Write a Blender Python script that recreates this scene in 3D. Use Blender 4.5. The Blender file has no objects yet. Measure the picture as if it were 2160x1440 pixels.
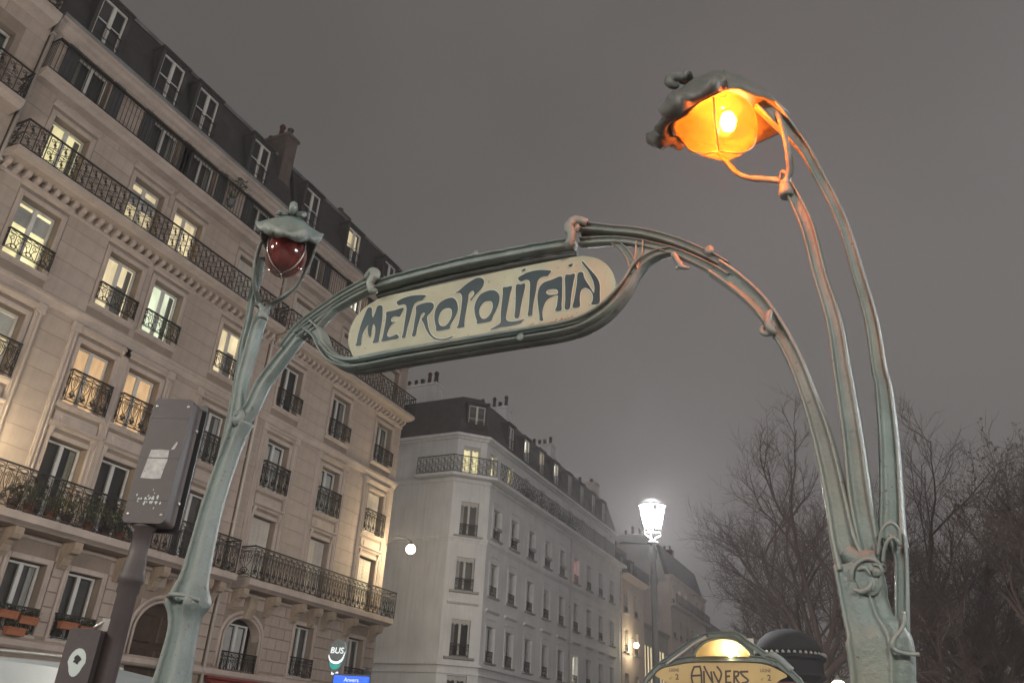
import bpy, bmesh, math, random
from mathutils import Vector, Matrix
SKY_A = (0.110, 0.103, 0.099, 1); SKY_B = (0.168, 0.157, 0.152, 1); SUN_E = 0.34; EXPOSURE = 0.0
LANT = 12800.0; GLOBE = 1900.0; ORANGE = 950.0; MAPW = 12.0; HAZE = 0.0022
rnd = random.Random(7)
R = math.radians
sc = bpy.context.scene
col = sc.collection

# ------------------------------------------------------------------ camera
cam_d = bpy.data.cameras.new('camera'); cam = bpy.data.objects.new('camera', cam_d); col.objects.link(cam)
cam_d.sensor_width = 36.0; cam_d.lens = 28.1667; cam_d.clip_start = 0.05; cam_d.clip_end = 600
cam.matrix_world = Matrix(((0.906036, 0.148885, 0.396146, 0.0), (0.419945, -0.432194, -0.798032, 0.0),
                           (0.052397, 0.889405, -0.454107, 1.6), (0, 0, 0, 1)))
sc.camera = cam

# ------------------------------------------------------------------ night sky, view
w = bpy.data.worlds.new('World'); sc.world = w; w.use_nodes = True
nt = w.node_tree; nt.nodes.clear()
wo = nt.nodes.new('ShaderNodeOutputWorld'); bg = nt.nodes.new('ShaderNodeBackground')
tc = nt.nodes.new('ShaderNodeTexCoord'); nz = nt.nodes.new('ShaderNodeTexNoise'); rp = nt.nodes.new('ShaderNodeValToRGB')
nz.inputs['Scale'].default_value = 1.3; nz.inputs['Detail'].default_value = 3.0; nz.inputs['Roughness'].default_value = 0.45
rp.color_ramp.elements[0].position = 0.3; rp.color_ramp.elements[0].color = SKY_A
rp.color_ramp.elements[1].position = 0.72; rp.color_ramp.elements[1].color = SKY_B
nt.links.new(tc.outputs['Generated'], nz.inputs['Vector']); nt.links.new(nz.outputs['Fac'], rp.inputs['Fac'])
nt.links.new(rp.outputs['Color'], bg.inputs['Color']); bg.inputs['Strength'].default_value = 1.0
nt.links.new(bg.outputs['Background'], wo.inputs['Surface'])

# faint glow of the clouded city sky: a very wide, very weak "sun"
sd = bpy.data.lights.new('sky_glow', 'SUN'); sd.energy = SUN_E; sd.angle = R(120); sd.color = (1.0, 0.96, 0.92)
so = bpy.data.objects.new('sky_glow', sd); col.objects.link(so); so.rotation_euler = (R(50), 0, R(35))

vs = sc.view_settings; vs.view_transform = 'Standard'; vs.look = 'None'; vs.exposure = EXPOSURE; vs.gamma = 1.0
vs.use_curve_mapping = False
cy = sc.cycles
cy.max_bounces = 6; cy.diffuse_bounces = 3; cy.glossy_bounces = 2; cy.transmission_bounces = 4; cy.volume_bounces = 0
cy.transparent_max_bounces = 12; cy.caustics_reflective = False; cy.caustics_refractive = False
cy.sample_clamp_indirect = 3.0; cy.use_denoising = True
try: cy.denoiser = 'OPENIMAGEDENOISE'
except Exception: pass
cy.volume_step_rate = 2.0

# ------------------------------------------------------------------ materials
MATS = {}
def mat(name, base, rough=0.6, metal=0.0, var=0.12, scale=3.0, streak=0.0, bump=0.0, bscale=30.0, rand=0.0,
        spots=None, spot_scale=14.0, spot_lo=0.62, tint2=None, coat=0.0, emis=None, estr=0.0, chips=None, wear=None):
    """Principled material: base colour with noise variation, vertical weather streaks, spots and per-object variation."""
    m = bpy.data.materials.new(name); m.use_nodes = True; MATS[name] = m
    t = m.node_tree; n = t.nodes; l = t.links; b = n['Principled BSDF']
    b.inputs['Roughness'].default_value = rough; b.inputs['Metallic'].default_value = metal
    if coat: b.inputs['Coat Weight'].default_value = coat
    co = n.new('ShaderNodeTexCoord')
    def noise(sc_, det=4.0, vec=None, rg=0.55):
        x = n.new('ShaderNodeTexNoise'); x.inputs['Scale'].default_value = sc_; x.inputs['Detail'].default_value = det
        x.inputs['Roughness'].default_value = rg
        l.new(vec or co.outputs['Object'], x.inputs['Vector']); return x.outputs['Fac']
    def mix(a, b_, fac, typ='MIX'):
        x = n.new('ShaderNodeMix'); x.data_type = 'RGBA'; x.blend_type = typ
        if isinstance(fac, float): x.inputs[0].default_value = fac
        else: l.new(fac, x.inputs[0])
        for s, v in ((6, a), (7, b_)):
            if isinstance(v, tuple): x.inputs[s].default_value = (*v[:3], 1)
            else: l.new(v, x.inputs[s])
        return x.outputs[2]
    def ramp(v, lo, hi):
        x = n.new('ShaderNodeMapRange'); x.inputs[1].default_value = lo; x.inputs[2].default_value = hi; l.new(v, x.inputs[0]); return x.outputs[0]
    dark = tuple(c * (1 - var * 1.6) for c in base); light = tuple(min(1, c * (1 + var)) for c in base)
    c = mix(dark, light, ramp(noise(scale), 0.3, 0.7))
    if tint2: c = mix(c, tint2, ramp(noise(scale * 0.37, 3.0), 0.48, 0.72))
    if streak:
        mp = n.new('ShaderNodeMapping'); mp.inputs['Scale'].default_value = (3.2, 3.2, 0.22); l.new(co.outputs['Object'], mp.inputs['Vector'])
        f = ramp(noise(1.6, 5.0, mp.outputs[0], 0.62), 0.45, 0.8)
        k = n.new('ShaderNodeMath'); k.operation = 'MULTIPLY'; l.new(f, k.inputs[0]); k.inputs[1].default_value = streak
        c = mix(c, tuple(v * 0.4 for v in base), k.outputs[0])
    if spots:
        c = mix(c, spots, ramp(noise(spot_scale, 6.0, None, 0.7), spot_lo, spot_lo + 0.06))
    if wear:      # paint rubbed pale on the sharp edges of the casting
        ge = n.new('ShaderNodeNewGeometry'); c = mix(c, wear, ramp(ge.outputs['Pointiness'], 0.515, 0.64))
    if chips:
        c = mix(c, chips, ramp(noise(46.0, 3.0, None, 0.6), 0.67, 0.70))
    if rand:
        oi = n.new('ShaderNodeObjectInfo'); hv = n.new('ShaderNodeHueSaturation')
        r_ = n.new('ShaderNodeMapRange'); r_.inputs[3].default_value = 1 - rand; r_.inputs[4].default_value = 1 + rand
        l.new(oi.outputs['Random'], r_.inputs[0]); l.new(r_.outputs[0], hv.inputs['Value']); l.new(c, hv.inputs['Color']); c = hv.outputs['Color']
    l.new(c, b.inputs['Base Color'])
    if bump:
        bp = n.new('ShaderNodeBump'); bp.inputs['Strength'].default_value = bump; bp.inputs['Distance'].default_value = 0.02
        l.new(noise(bscale, 6.0), bp.inputs['Height']); l.new(bp.outputs[0], b.inputs['Normal'])
    if emis:
        b.inputs['Emission Color'].default_value = (*emis, 1); b.inputs['Emission Strength'].default_value = estr
    return m

def glassy(name, tint, transp, rough=0.05, translucent=None, glossy=0.12, mottle=0.0):
    """Thin pane: transparent + glossy (+ translucent when the glass is milky or coloured)."""
    m = bpy.data.materials.new(name); m.use_nodes = True; MATS[name] = m
    t = m.node_tree; n = t.nodes; l = t.links; n.clear()
    o = n.new('ShaderNodeOutputMaterial'); a = n.new('ShaderNodeBsdfTransparent'); a.inputs[0].default_value = (*tint, 1)
    g = n.new('ShaderNodeBsdfGlossy'); g.inputs['Roughness'].default_value = rough
    last = a.outputs[0]
    if translucent:
        tr = n.new('ShaderNodeBsdfTranslucent'); tr.inputs[0].default_value = (*translucent, 1)
        mx = n.new('ShaderNodeMixShader'); mx.inputs[0].default_value = 1 - transp
        l.new(last, mx.inputs[1]); l.new(tr.outputs[0], mx.inputs[2]); last = mx.outputs[0]
        if mottle:
            co = n.new('ShaderNodeTexCoord'); x = n.new('ShaderNodeTexNoise'); x.inputs['Scale'].default_value = 14.0; x.inputs['Detail'].default_value = 3.0; x.inputs['Distortion'].default_value = 1.6
            r_ = n.new('ShaderNodeMapRange'); r_.inputs[1].default_value = 0.35; r_.inputs[2].default_value = 0.65; r_.inputs[3].default_value = (1 - transp) * (1 - mottle); r_.inputs[4].default_value = (1 - transp) * (1 + mottle)
            l.new(co.outputs['Object'], x.inputs['Vector']); l.new(x.outputs['Fac'], r_.inputs[0]); l.new(r_.outputs[0], mx.inputs[0])
    mx = n.new('ShaderNodeMixShader'); mx.inputs[0].default_value = glossy
    l.new(last, mx.inputs[1]); l.new(g.outputs[0], mx.inputs[2]); l.new(mx.outputs[0], o.inputs['Surface'])
    return m

def glow(name, colr, strength, var=0.22, scale=(3.0, 3.0, 1.0)):
    """Light-giving surface (lit room, bulb) with soft uneven brightness."""
    m = bpy.data.materials.new(name); m.use_nodes = True; MATS[name] = m
    t = m.node_tree; n = t.nodes; l = t.links; n.clear()
    o = n.new('ShaderNodeOutputMaterial'); e = n.new('ShaderNodeEmission'); e.inputs[0].default_value = (*colr, 1)
    if var:
        co = n.new('ShaderNodeTexCoord'); mp = n.new('ShaderNodeMapping'); mp.inputs['Scale'].default_value = scale
        x = n.new('ShaderNodeTexNoise'); x.inputs['Scale'].default_value = 1.0; x.inputs['Detail'].default_value = 2.0
        oi = n.new('ShaderNodeObjectInfo'); l.new(oi.outputs['Location'], mp.inputs['Location'])
        l.new(co.outputs['Object'], mp.inputs['Vector']); l.new(mp.outputs[0], x.inputs['Vector'])
        r_ = n.new('ShaderNodeMapRange'); r_.inputs[1].default_value = 0.3; r_.inputs[2].default_value = 0.7
        r_.inputs[3].default_value = strength * (1 - var); r_.inputs[4].default_value = strength * (1 + var)
        l.new(x.outputs['Fac'], r_.inputs[0])
        r2 = n.new('ShaderNodeMapRange'); r2.inputs[3].default_value = 0.95; r2.inputs[4].default_value = 1.45; l.new(oi.outputs['Random'], r2.inputs[0])
        k_ = n.new('ShaderNodeMath'); k_.operation = 'MULTIPLY'; l.new(r_.outputs[0], k_.inputs[0]); l.new(r2.outputs[0], k_.inputs[1]); l.new(k_.outputs[0], e.inputs[1])
    else: e.inputs[1].default_value = strength
    l.new(e.outputs[0], o.inputs['Surface']); return m

mat('stone', (0.415, 0.335, 0.28), 0.85, var=0.10, scale=1.1, streak=0.28, bump=0.25, bscale=26, rand=0.055, tint2=(0.355, 0.285, 0.237))
mat('stone_trim', (0.45, 0.37, 0.318), 0.85, var=0.10, scale=1.4, streak=0.30, bump=0.2, bscale=24)
mat('stone_joint', (0.27, 0.21, 0.165), 0.9, var=0.12, scale=1.5, streak=0.3)
mat('stone_dirty', (0.40, 0.31, 0.23), 0.9, var=0.2, scale=2.0, streak=0.45, bump=0.2)
mat('chimney_stone', (0.13, 0.10, 0.085), 0.9, var=0.2, scale=2.0, streak=0.5)
mat('plaster', (0.72, 0.71, 0.71), 0.8, var=0.07, scale=0.7, streak=0.34, bump=0.12, bscale=40)
mat('plaster_pink', (0.55, 0.47, 0.42), 0.85, var=0.08, scale=0.5, streak=0.3)
mat('plaster_grey', (0.36, 0.35, 0.33), 0.85, var=0.10, scale=0.6, streak=0.3)
mat('slate', (0.045, 0.042, 0.042), 0.62, var=0.25, scale=2.0, streak=0.2, bump=0.4, bscale=14)
mat('pipe_paint', (0.46, 0.41, 0.36), 0.6, var=0.08, scale=2.0, streak=0.3)
mat('zinc', (0.20, 0.20, 0.20), 0.5, var=0.15, scale=1.2, streak=0.3)
mat('iron', (0.014, 0.013, 0.012), 0.5, var=0.3, scale=6.0)
mat('white_paint', (0.62, 0.60, 0.56), 0.55, var=0.06, scale=2.0)
mat('shutter_paint', (0.55, 0.50, 0.43), 0.7, var=0.08, scale=2.0, streak=0.2)
mat('dark_shutter', (0.05, 0.05, 0.055), 0.7)
mat('blue_cloth', (0.03, 0.04, 0.09), 0.8)
mat('door_wood', (0.055, 0.030, 0.018), 0.55, var=0.25, scale=5.0, streak=0.3)
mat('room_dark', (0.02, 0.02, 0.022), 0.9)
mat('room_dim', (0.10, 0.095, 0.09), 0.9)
mat('curtain', (0.30, 0.28, 0.25), 0.9, var=0.15, scale=4.0)
mat('voile', (0.55, 0.53, 0.50), 0.9, var=0.1, scale=4.0)
mat('terracotta', (0.33, 0.115, 0.055), 0.8, var=0.15, scale=5.0, streak=0.3)
mat('leaf', (0.045, 0.055, 0.028), 0.7, var=0.35, scale=8.0, rand=0.25)
mat('leaf_pale', (0.12, 0.13, 0.055), 0.7, var=0.35, scale=8.0, rand=0.25)
mat('bark', (0.060, 0.043, 0.036), 0.9, var=0.3, scale=3.0, bump=0.4, bscale=18)
mat('twig', (0.062, 0.040, 0.033), 0.9, var=0.2, scale=1.0)
mat('dead_leaf', (0.07, 0.045, 0.03), 0.9, rand=0.3)
mat('green_iron', (0.140, 0.184, 0.174), 0.46, var=0.20, scale=4.2, streak=0.55, bump=0.35, bscale=42,
    spots=(0.045, 0.038, 0.030), spot_scale=13.0, spot_lo=0.64, tint2=(0.185, 0.192, 0.155), chips=(0.10, 0.055, 0.03), wear=(0.205, 0.225, 0.21))
mat('green_iron_dark', (0.095, 0.108, 0.10), 0.5, var=0.3, scale=5.0, streak=0.5, bump=0.3, bscale=22, spots=(0.04, 0.035, 0.03), spot_lo=0.6)  # darker copy of green_iron; paints shade under the rails and between mouldings
mat('enamel', (0.335, 0.34, 0.25), 0.26, var=0.10, scale=2.2, streak=0.22, spots=(0.22, 0.15, 0.08), spot_scale=9.0, spot_lo=0.735, chips=(0.20, 0.17, 0.12), tint2=(0.30, 0.285, 0.215), coat=0.3)
mat('enamel_edge', (0.40, 0.415, 0.34), 0.35, var=0.03)
mat('ink', (0.014, 0.036, 0.045), 0.32, var=0.25, scale=2.5, coat=0.3)
mat('signature_ink', (0.25, 0.12, 0.05), 0.5)
mat('enamel_yellow', (0.50, 0.37, 0.15), 0.35, var=0.08, scale=2.0)
mat('brown_ink', (0.055, 0.045, 0.04), 0.5)
mat('signal_brown', (0.050, 0.038, 0.037), 0.55, var=0.2, scale=3.0, streak=0.3, bump=0.15, bscale=30)
mat('signal_black', (0.012, 0.012, 0.013), 0.45)
mat('sticker', (0.38, 0.37, 0.36), 0.6, var=0.2, scale=18.0, spots=(0.16, 0.15, 0.15), spot_lo=0.6)
mat('sticker_pale', (0.42, 0.47, 0.45), 0.5, var=0.1)
mat('steel', (0.42, 0.40, 0.37), 0.35, metal=0.6, var=0.1)
mat('lantern_iron', (0.09, 0.09, 0.088), 0.5)
mat('van_white', (0.33, 0.36, 0.355), 0.25, var=0.06, coat=0.5)
mat('van_glass', (0.03, 0.035, 0.035), 0.08)
mat('tail_red', (0.4, 0.03, 0.02), 0.2, emis=(1.0, 0.12, 0.06), estr=0.6)
mat('rubber', (0.02, 0.02, 0.02), 0.8)
mat('awning_red', (0.20, 0.022, 0.016), 0.75, var=0.1)
mat('asphalt', (0.05, 0.05, 0.05), 0.85, var=0.15, scale=2.0, bump=0.3, bscale=60)
mat('paving', (0.17, 0.16, 0.15), 0.85, var=0.15, scale=1.0, bump=0.2, bscale=30)
mat('kerbstone', (0.26, 0.25, 0.24), 0.8)
mat('kiosk_green', (0.009, 0.010, 0.010), 0.9, var=0.15, streak=0.3)
mat('kiosk_red', (0.16, 0.06, 0.045), 0.6)
mat('pot_red', (0.09, 0.03, 0.02), 0.8, var=0.2)
mat('bus_grey', (0.12, 0.15, 0.15), 0.4)
mat('bus_teal', (0.0, 0.33, 0.28), 0.4, emis=(0.0, 0.55, 0.45), estr=0.35)
mat('bus_white', (0.8, 0.8, 0.8), 0.4, emis=(0.9, 1.0, 1.0), estr=0.75)
mat('bus_blue', (0.0, 0.08, 0.6), 0.3, emis=(0.005, 0.14, 1.0), estr=0.85)
mat('red_glass', (0.13, 0.018, 0.014), 0.10, var=0.35, scale=6.0, coat=1.0)
glassy('pane', (0.93, 0.95, 0.95), 1.0, 0.04, None, 0.10)
glassy('orange_glass', (1.0, 0.32, 0.05), 0.70, 0.08, (0.30, 0.085, 0.011), 0.05, 0.12)
glassy('amber_glass', (1.0, 0.85, 0.55), 0.5, 0.08, (1.0, 0.75, 0.40), 0.05)
glassy('lantern_glass', (1.0, 1.0, 1.0), 0.994, 0.05, (1.0, 0.98, 0.95), 0.05)
LITS = ['lit_yellow', 'lit_cream', 'lit_amber', 'lit_white', 'lit_pink']
glow('lit_yellow', (1.0, 0.86, 0.46), 0.95); glow('lit_cream', (1.0, 0.80, 0.48), 0.78); glow('lit_amber', (1.0, 0.62, 0.32), 0.62)
glow('lit_white', (1.0, 0.93, 0.74), 1.6); glow('lit_pink', (1.0, 0.36, 0.26), 0.8)
glow('lit_sage', (0.86, 0.93, 0.66), 0.85)
glow('bulb_white', (1.0, 0.96, 0.90), 30.0, 0); glow('bulb_warm', (1.0, 0.80, 0.50), 30.0, 0); glow('bulb_orange', (1.0, 0.70, 0.36), 110.0, 0)

# ------------------------------------------------------------------ mesh helpers
def link(o, parent=None, loc=None, rz=None):
    col.objects.link(o)
    if parent is not None: o.parent = parent
    if loc is not None: o.location = loc
    if rz is not None: o.rotation_euler = (0, 0, rz)
    return o
def tag(o, label=None, cat=None, group=None, kind=None):
    for k, v in (('label', label), ('category', cat), ('group', group), ('kind', kind)):
        if v: o[k] = v
    return o
def thing(name, label, cat, loc=(0, 0, 0), rz=0.0, group=None):
    return tag(link(bpy.data.objects.new(name, None), None, loc, rz), label, cat, group)
def obj(name, me, parent=None, loc=None, rz=None, m=None):
    if m is not None and not me.materials: me.materials.append(MATS[m])
    return link(bpy.data.objects.new(name, me), parent, loc, rz)

class MB:
    def __init__(s): s.v = []; s.f = []; s.sm = []
    def quad(s, *p, smooth=False):
        i = len(s.v); s.v += [tuple(q) for q in p]; s.f.append(tuple(range(i, i + len(p)))); s.sm.append(smooth); return s
    def box(s, x0, x1, y0, y1, z0, z1, ch=0.0, back=True):
        i = len(s.v)
        if ch:      # chamfered towards -y
            s.v += [(x0, y1, z0), (x1, y1, z0), (x1, y1, z1), (x0, y1, z1), (x0, y0 + ch, z0), (x1, y0 + ch, z0), (x1, y0 + ch, z1), (x0, y0 + ch, z1),
                    (x0 + ch, y0, z0 + ch), (x1 - ch, y0, z0 + ch), (x1 - ch, y0, z1 - ch), (x0 + ch, y0, z1 - ch)]
            fs = []
            for a, b in ((0, 4), (4, 8)):
                for k in range(4): fs.append((a + k, a + (k + 1) % 4, b + (k + 1) % 4, b + k))
            fs.append((8, 9, 10, 11))
            if back: fs.append((3, 2, 1, 0))
        else:
            s.v += [(x0, y0, z0), (x1, y0, z0), (x1, y1, z0), (x0, y1, z0), (x0, y0, z1), (x1, y0, z1), (x1, y1, z1), (x0, y1, z1)]
            fs = [(0, 3, 2, 1), (4, 5, 6, 7), (0, 1, 5, 4), (1, 2, 6, 5), (2, 3, 7, 6), (3, 0, 4, 7)]
        for f in fs: s.f.append(tuple(i + k for k in f)); s.sm.append(False)
        return s
    def extrude(s, prof, x0, x1, caps=True):
        """profile in (y,z), swept along x"""
        i = len(s.v); n = len(prof)
        s.v += [(x0, y, z) for y, z in prof] + [(x1, y, z) for y, z in prof]
        for k in range(n):
            j = (k + 1) % n; s.f.append((i + k, i + j, i + n + j, i + n + k)); s.sm.append(False)
        if caps:
            s.f.append(tuple(i + k for k in reversed(range(n)))); s.f.append(tuple(i + n + k for k in range(n))); s.sm += [False, False]
        return s
    def tube(s, pts, r, n=4, caps=True, smooth=True, closed=False):
        pts = [Vector(p) for p in pts]; rs = r if isinstance(r, (list, tuple)) else [r] * len(pts)
        m = len(pts); base = len(s.v); up = None
        for i, p in enumerate(pts):
            a = pts[(i - 1) % m] if (i > 0 or closed) else p; b = pts[(i + 1) % m] if (i < m - 1 or closed) else p
            t = (b - a)
            t = t.normalized() if t.length > 1e-9 else Vector((0, 0, 1))
            if up is None:
                up = Vector((0, 0, 1)) if abs(t.z) < 0.9 else Vector((0, 1, 0))
            x = t.cross(up)
            x = x.normalized() if x.length > 1e-6 else t.orthogonal().normalized()
            y = x.cross(t).normalized(); up = y
            for k in range(n):
                an = 2 * math.pi * (k + 0.5) / n
                s.v.append(tuple(p + x * (rs[i] * math.cos(an)) + y * (rs[i] * math.sin(an))))
        seg = m if closed else m - 1
        for i in range(seg):
            i2 = (i + 1) % m
            for k in range(n):
                k2 = (k + 1) % n
                s.f.append((base + i * n + k, base + i2 * n + k, base + i2 * n + k2, base + i * n + k2)); s.sm.append(smooth)
        if caps and not closed:
            s.f.append(tuple(base + k for k in range(n))); s.f.append(tuple(base + (m - 1) * n + k for k in reversed(range(n)))); s.sm += [False, False]
        return s
    def ring(s, cx, cz, rx, rz, y=0.0, r=0.008, n=12, sides=3):
        return s.tube([(cx + rx * math.cos(2 * math.pi * k / n), y, cz + rz * math.sin(2 * math.pi * k / n)) for k in range(n)], r, sides, closed=True)
    def scroll(s, cx, cz, r0, turns, a0, y=0.0, r=0.008, n=14, flip=1, sides=3):
        pts = []
        for k in range(n):
            t = k / (n - 1); a = a0 + flip * turns * 2 * math.pi * t; q = r0 * (1 - 0.78 * t); pts.append((cx + q * math.cos(a), y, cz + q * math.sin(a)))
        return s.tube(pts, r, sides)
    def lathe(s, prof, n=16, cx=0.0, cy=0.0, smooth=True, squash=1.0):
        i = len(s.v); m = len(prof)
        for r_, z in prof:
            for k in range(n):
                a = 2 * math.pi * k / n; s.v.append((cx + r_ * math.cos(a), cy + r_ * math.sin(a) * squash, z))
        for j in range(m - 1):
            for k in range(n):
                k2 = (k + 1) % n; s.f.append((i + j * n + k, i + j * n + k2, i + (j + 1) * n + k2, i + (j + 1) * n + k)); s.sm.append(smooth)
        s.f.append(tuple(i + k for k in reversed(range(n)))); s.f.append(tuple(i + (m - 1) * n + k for k in range(n))); s.sm += [False, False]
        return s
    def mesh(s, name, m=None):
        me = bpy.data.meshes.new(name); me.from_pydata(s.v, [], s.f); me.polygons.foreach_set('use_smooth', s.sm)
        if m: me.materials.append(MATS[m])
        me.update(); return me
    def build(s, name, m, parent=None, loc=None, rz=None): return obj(name, s.mesh(name, m), parent, loc, rz)
    def welded(s, name, m, parent=None, loc=None):
        me = s.mesh(name, m); b = bmesh.new(); b.from_mesh(me); bmesh.ops.remove_doubles(b, verts=b.verts, dist=0.0008); bmesh.ops.recalc_face_normals(b, faces=b.faces)
        for f in b.faces: f.smooth = True
        b.to_mesh(me); b.free(); return obj(name, me, parent, loc)

def catmull(pts, sub=5, closed=False):
    n = len(pts); out = []
    for i in range(n if closed else n - 1):
        p = [pts[(i + k) % n] if closed else pts[max(0, min(n - 1, i + k))] for k in (-1, 0, 1, 2)]
        for j in range(sub):
            t = j / sub; t2 = t * t; t3 = t2 * t
            out.append(tuple(0.5 * ((2 * p[1][c]) + (-p[0][c] + p[2][c]) * t + (2 * p[0][c] - 5 * p[1][c] + 4 * p[2][c] - p[3][c]) * t2
                       + (-p[0][c] + 3 * p[1][c] - 3 * p[2][c] + p[3][c]) * t3) for c in range(len(pts[0]))))
    if not closed: out.append(tuple(pts[-1]))
    return out

def curve_mesh(name, loops, depth, m, bevel=0.0, grow=0.0):
    """Filled 2D outline with holes in the x-z plane, front face towards -y, thickness depth."""
    cu = bpy.data.curves.new(name, 'CURVE'); cu.dimensions = '2D'; cu.fill_mode = 'BOTH'; cu.extrude = depth / 2; cu.bevel_depth = bevel; cu.bevel_resolution = 0; cu.offset = grow
    for lp in loops:
        sp = cu.splines.new('POLY'); sp.points.add(len(lp) - 1); sp.use_cyclic_u = True
        for q, (x, z) in zip(sp.points, lp): q.co = (x, z, 0, 1)
    return _conv(name, cu, m)
def _conv(name, cu, m):
    o = bpy.data.objects.new(name, cu); col.objects.link(o)
    dg = bpy.context.evaluated_depsgraph_get(); dg.update()
    me = bpy.data.meshes.new_from_object(o.evaluated_get(dg)); me.name = name
    bpy.data.objects.remove(o); bpy.data.curves.remove(cu)
    me.transform(Matrix.Rotation(math.pi / 2, 4, 'X')); me.materials.clear(); me.materials.append(MATS[m]); return me
def text_mesh(name, s, size, m, depth=0.004, shear=0.0, wide=1.0, align='CENTER', bold=0.0):
    cu = bpy.data.curves.new(name, 'FONT'); cu.body = s; cu.size = size; cu.shear = shear; cu.extrude = depth / 2; cu.align_x = align; cu.align_y = 'CENTER'; cu.offset = bold
    cu.resolution_u = 3
    me = _conv(name, cu, m); me.transform(Matrix.Diagonal((wide, 1, 1, 1))); return me
# ------------------------------------------------------------------ ground
def sheet(name, x0, x1, y0, y1, z, m):
    o = MB().quad((x0, y0, z), (x1, y0, z), (x1, y1, z), (x0, y1, z)).build(name, m); o['kind'] = 'structure'; return o
sheet('ground', -250, 250, -250, 350, -0.15, 'asphalt')
def slab(name, x0, x1, y0, y1, m):
    o = MB().box(x0, x1, y0, y1, -0.14, 0.0).build(name, m); o['kind'] = 'structure'; return o
slab('median_pavement', -6.6, 8.0, -80, 160, 'paving')
slab('pavement', -24, -15.6, -60, 31.6, 'paving'); slab('pavement', -24, -15.6, 38.2, 160, 'paving')
for a, b in ((-6.72, -6.6), (-15.6, -15.48)):
    o = MB().box(a, b, -60, 160, -0.14, 0.01).build('kerb', 'kerbstone'); o['kind'] = 'structure'

# ------------------------------------------------------------------ facade helpers (local x along the facade, y into the wall, z up)
def wall_mesh(L, z0, z1, ops, depth=0.42, x_start=0.0):
    xs = sorted({x_start, L, *[v for o in ops for v in o[:2]]}); zs = sorted({z0, z1, *[v for o in ops for v in o[2:4]]})
    b = MB()
    for i in range(len(xs) - 1):
        for j in range(len(zs) - 1):
            cx, cz = (xs[i] + xs[i + 1]) / 2, (zs[j] + zs[j + 1]) / 2
            if any(o[0] < cx < o[1] and o[2] < cz < o[3] for o in ops): continue
            b.quad((xs[i], 0, zs[j]), (xs[i + 1], 0, zs[j]), (xs[i + 1], 0, zs[j + 1]), (xs[i], 0, zs[j + 1]))
    for a, c, d, e in [o[:4] for o in ops]:
        b.quad((a, 0, d), (a, 0, e), (a, depth, e), (a, depth, d)); b.quad((c, 0, d), (c, depth, d), (c, depth, e), (c, 0, e))
        b.quad((a, 0, d), (a, depth, d), (c, depth, d), (c, 0, d)); b.quad((a, 0, e), (c, 0, e), (c, depth, e), (a, depth, e))
    return b

_cache = {}
def cached(key, fn):
    if key not in _cache: _cache[key] = fn()
    return _cache[key]

def frame_mesh(w_, h_, bars):
    b = MB(); t = 0.055
    b.box(0, t, 0, 0.07, 0, h_); b.box(w_ - t, w_, 0, 0.07, 0, h_); b.box(t, w_ - t, 0, 0.07, h_ - t, h_); b.box(t, w_ - t, 0, 0.07, 0, t * 1.6)
    b.box(w_ / 2 - 0.06, w_ / 2 + 0.06, -0.012, 0.06, t * 1.6, h_ - t)
    for k in range(bars):
        z = h_ * (k + 1) / (bars + 1)
        b.box(t, w_ / 2 - 0.06, 0.012, 0.05, z - 0.014, z + 0.014); b.box(w_ / 2 + 0.06, w_ - t, 0.012, 0.05, z - 0.014, z + 0.014)
    return b.mesh('window_frame', 'white_paint')
def curtain_mesh(w_, h_, m, seed):
    r = random.Random(seed); b = MB(); n = 18; pts = []
    for k in range(n + 1):
        x = w_ * k / n; pts.append((x, 0.025 * math.sin(k * 1.9 + seed) + 0.012 * r.random()))
    for k in range(n):
        b.quad((pts[k][0], pts[k][1], 0), (pts[k + 1][0], pts[k + 1][1], 0), (pts[k + 1][0], pts[k + 1][1] * 0.6, h_), (pts[k][0], pts[k][1] * 0.6, h_), smooth=True)
    return b.mesh('curtain', m)
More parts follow.
